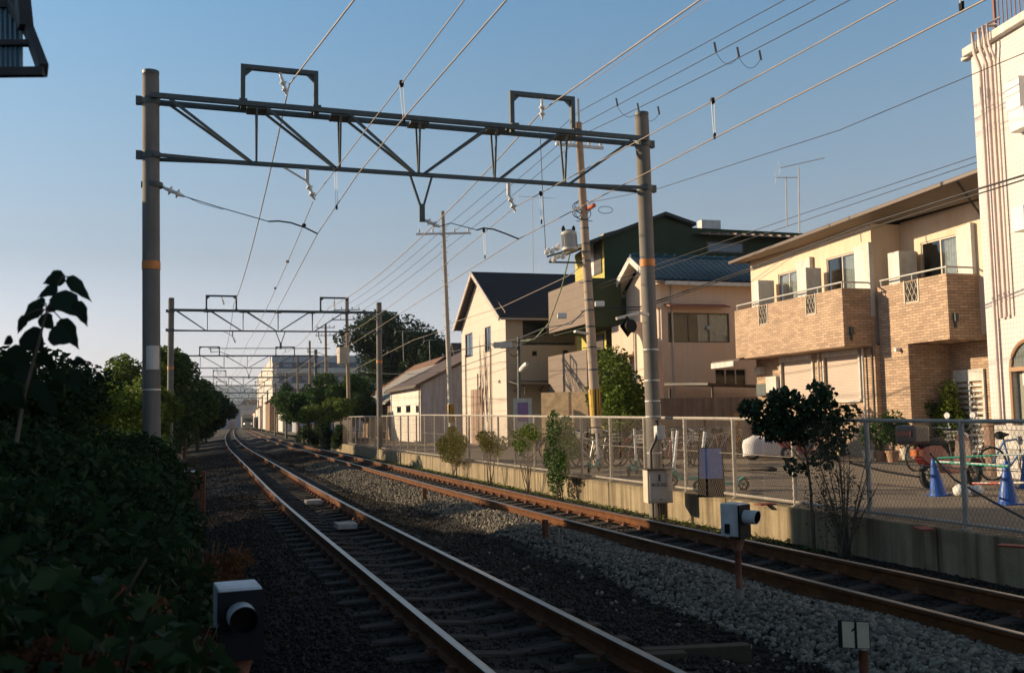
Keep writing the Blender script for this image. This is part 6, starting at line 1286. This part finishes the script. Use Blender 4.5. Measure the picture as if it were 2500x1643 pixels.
# cones and striped bars
BLUE=mat('cone_blue',(.015,.08,.34),.4,.12,4)
def cone(lab,px,py,h,lean=(0,0),m_=None):
    b=gz(px,py,.2); t=thing('traffic_cone',lab,'cone',tuple(b),0,'traffic cones in the parking lot'); t.rotation_euler=(lean[0],lean[1],.2); m=MB(); m.lathe((0,0,.02),(0,0,h),[(0,.15),(.05,.135),(.9,.045),(1,.03)],20); m.build('cone',m_ or BLUE,t,world=False,smooth=False); m=MB(); m.box(-.16,.16,-.16,.16,0,.025); m.build('base',m_ or BLUE,t,world=False,bevel=.005); return b
k1=cone('blue traffic cone leaning at the motor scooter rear wheel',2292,1210,.62,(0,-.12)); k2=cone('blue traffic cone standing upright in the shade at the right',2462,1231,.66); k3=cone('blue traffic cone cut by the right picture edge',2510,1192,.66); k4=cone('orange traffic cone seen through the sapling',1922,1118,.55,m_=ORANGE)
def bar_(lab,a,b_,m_,r=.018):
    a=Vector(a);b_=Vector(b_); m=MB(); m.tube([a,b_],r,10); m.build('striped_bar',m_,label=lab,category='barrier bar',group='striped barrier bars between the cones')
def strp(name,c1,c2,w_):
    return mat(name,c1,.5,.02,1,kind='planks',extra={'w':w_,'h':9,'m':w_*.14,'off':0,'c1':1,'c2':1,'mc':c2})
SG_=strp('green_white_stripe',(.6,.6,.58),(.02,.25,.18),.24); SR_=strp('red_white_stripe',(.6,.58,.55),(.5,.05,.03),.24); SY_=strp('yellow_black_stripe',(.55,.36,.02),(.06,.05,.04),.3)
bar_('green and white striped bar, the upper one by the motor scooter',at(2290,1118,17.),at(2500,1108,16.),SG_); bar_('green and white striped bar between the two blue cones',at(2285,1127,16.6),at(2462,1138,15.1),SG_,.022)
bar_('red and white striped bar lying low behind the standing cone',at(2375,1180,17.6),at(2500,1178,16.8),SR_)
bar_('yellow dashed chain bar low across the middle of the lot',gz(1752,1150,.25),gz(1875,1146,.25),SY_,.025)
# white bags
for i,(px,py,r) in enumerate(((2350,1212,.15),(2384,1210,.13))):
    p=gz(px,py,.2); P=blob((0,0,0),(1,1,1),90,.99); m=MB(); m.lathe((p.x-r,p.y,.2+r*.7),(p.x+r,p.y,.2+r*.7),[(0,.01),(.12,r*.5),(.35,r*.75),(.6,r*.7),(.85,r*.5),(1,.01)],9); m.v=[(x+random.uniform(-.015,.015),y,max(.2,z+random.uniform(-.02,.02))) for x,y,z in m.v]; m.build('plastic_bag',WHITE,smooth=True,label=('larger white plastic bag on the ground by the cones','smaller white plastic bag right of the larger one')[i],category='bag')
# blue A-board
p=gz(1738,1212,.2); ab=thing('sign_board','blue notice board on dark legs standing behind the fence','sign',tuple(p),math.radians(-12)); m=MB(); m.add([(-.24,-.16,0),(.24,-.16,0),(.21,0,.86),(-.21,0,.86),(-.24,.16,0),(.24,.16,0)],[(0,1,2,3),(5,4,3,2)]); m.build('panel',BLACK,ab,world=False); m=MB(); m.add([(-.2,-.125,.32),(.2,-.125,.32),(.19,-.015,.84),(-.19,-.015,.84)],[(0,1,2,3)]); m.build('blue_poster',mat('poster_blue',(.06,.16,.42),.6,.2,14,col2=(.16,.20,.42)),ab,world=False)
# purple poster sign by lamp
p=at(1276,1010,36.5); ps=thing('poster_stand','white sign box with a purple poster below the street lamp','sign',(p.x,p.y,.2)); w_=.34; m=MB(); m.box(-w_,w_,0,.08,1.0,2.15); m.build('panel',WHITED,ps,world=False); m=MB(); m.box(-.18,.2,-.01,-.001,1.3,2.0); m.build('poster',mat('poster_purple',(.28,.16,.32),.7,.2,12),ps,world=False); m=MB(); m.box(-.05,.05,.0,.08,0,1.0); m.build('post',WHITED,ps,world=False)
# walls behind the bikes
def wallseg(name,lab,a,b_,h,m_,th=.12):
    m=MB(); a=Vector(a);b_=Vector(b_); n=(b_-a).cross(Vector((0,0,1))).normalized()*th; m.slab([a,b_,b_+n,a+n],(0,0,h)); return m.build(name,m_,label=lab,category='wall')
f=lambda px,Y:(lambda q:(q.x,q.y,.2))(at(px,1020,Y))
wallseg('block_wall','brown rendered garden wall behind the bicycles',f(1475,36),f(1850,36.5),2.05,mat('brown_wall',(.25,.18,.14),.9,.15,2,kind='streak',extra={'dark':.7}))
wallseg('board_wall','tan board screen with painted reddish flowers left of the utility pole',f(1326,37),f(1440,36),2.35,mat('tan_board',(.52,.36,.20),.8,.3,4,kind='planks',extra={'w':.45,'h':5,'m':.02,'off':0,'c1':1.05,'c2':.9,'mc':(.2,.12,.07)}))
wallseg('garden_wall','low white perforated garden wall at the right edge by the gate',f(2440,21.5),f(2560,19.5),1.1,mat('white_block',(.5,.46,.42),.9,.15,3,kind='brick',extra={'w':.4,'h':.2,'m':.012}))
for px,Y,h in((2424,21.8,1.15),): 
    p=f(px,Y); m=MB(); m.lathe((p[0],p[1],.2),(p[0],p[1],.2+h),[(0,.2),(.93,.2),(.94,.24),(1,.24)],14); m.build('gate_post',mat('brown_post',(.20,.12,.08),.7,.2,3),label='round brown gate post beside the pale blue bicycle',category='gate post')
# ground AC units
for i,(px,py,w_,h) in enumerate(((2098,1105,.85,1.25),(2140,1110,.45,1.6))):
    p=gz(px,py,.2); t=thing('air_conditioner_unit',('stacked white air conditioner units at the foot of the brick wall','narrow grey water heater beside the downpipe')[i],'air conditioner',tuple(p),math.radians(-60)); m=MB(); m.box(-w_/2,w_/2,0,.3,.05,h); m.build('casing',WHITED if i==0 else GALVL,t,world=False,bevel=.02); m=MB()
    m.lathe((0,-.015,h*.72),(0,0,h*.72),[(0,.18),(1,.2)],16); m.build('fan_grille',mat('grille_grey',(.45,.44,.42)),t,world=False)
# black hose along the fence
wire('cable','thick black cable sagging from the fence post to the motor scooter','cable',[at(2078,1130,13.6),at(2160,1150,14.5),at(2245,1164,15.5)],.02,DWIRE)
wire('cable','thick black cable running down from the motor scooter to the right edge','cable',[at(2272,1108,14),at(2330,1170,13),at(2420,1222,12),at(2520,1275,11.2)],.016,DWIRE)
# rubbish and bits on the wall ledge
for i,(px,py) in enumerate(((1868,1232),(2255,1292),(2480,1335))):
    p=gz(px,py,.2); m=MB(); m.box(-.16,.16,-.08,.08,0,.02); m.build('red_tile',mat('dull_red',(.22,.03,.02),.7,.3,6),None,loc=tuple(p),rz=.5+i,label=('small red tile on the wall top left of the sapling','small red tile on the wall top in the shade','red tile on the wall top at the right edge')[i],category='tile')
# lamp on ground / hose reel
p=gz(1880,1150,.2); m=MB(); m.lathe((p.x,p.y,.2),(p.x,p.y,.32),[(0,.16),(.5,.18),(1,.06)],14); m.build('rubber_foot',RUB,label='black rubber weight on the asphalt at the end of the yellow chain',category='weight')
# ================================================================ HAZE
hz=MB().box(-3700,3700,-210,5450,-2,260).build('haze',mat('tmp_haze',(1,1,1))); hz['kind']='stuff'; hz['label']='thin evening haze over the railway and the far hills'
hm=bpy.data.materials.new('haze_air'); hm.use_nodes=True; hn=hm.node_tree; hn.nodes.remove(hn.nodes['Principled BSDF'])
pv=hn.nodes.new('ShaderNodeVolumePrincipled'); pv.inputs['Density'].default_value=.00016; pv.inputs['Color'].default_value=(.75,.85,1,1); hn.links.new(pv.outputs[0],hn.nodes['Material Output'].inputs['Volume'])
hz.data.materials.clear(); hz.data.materials.append(hm)
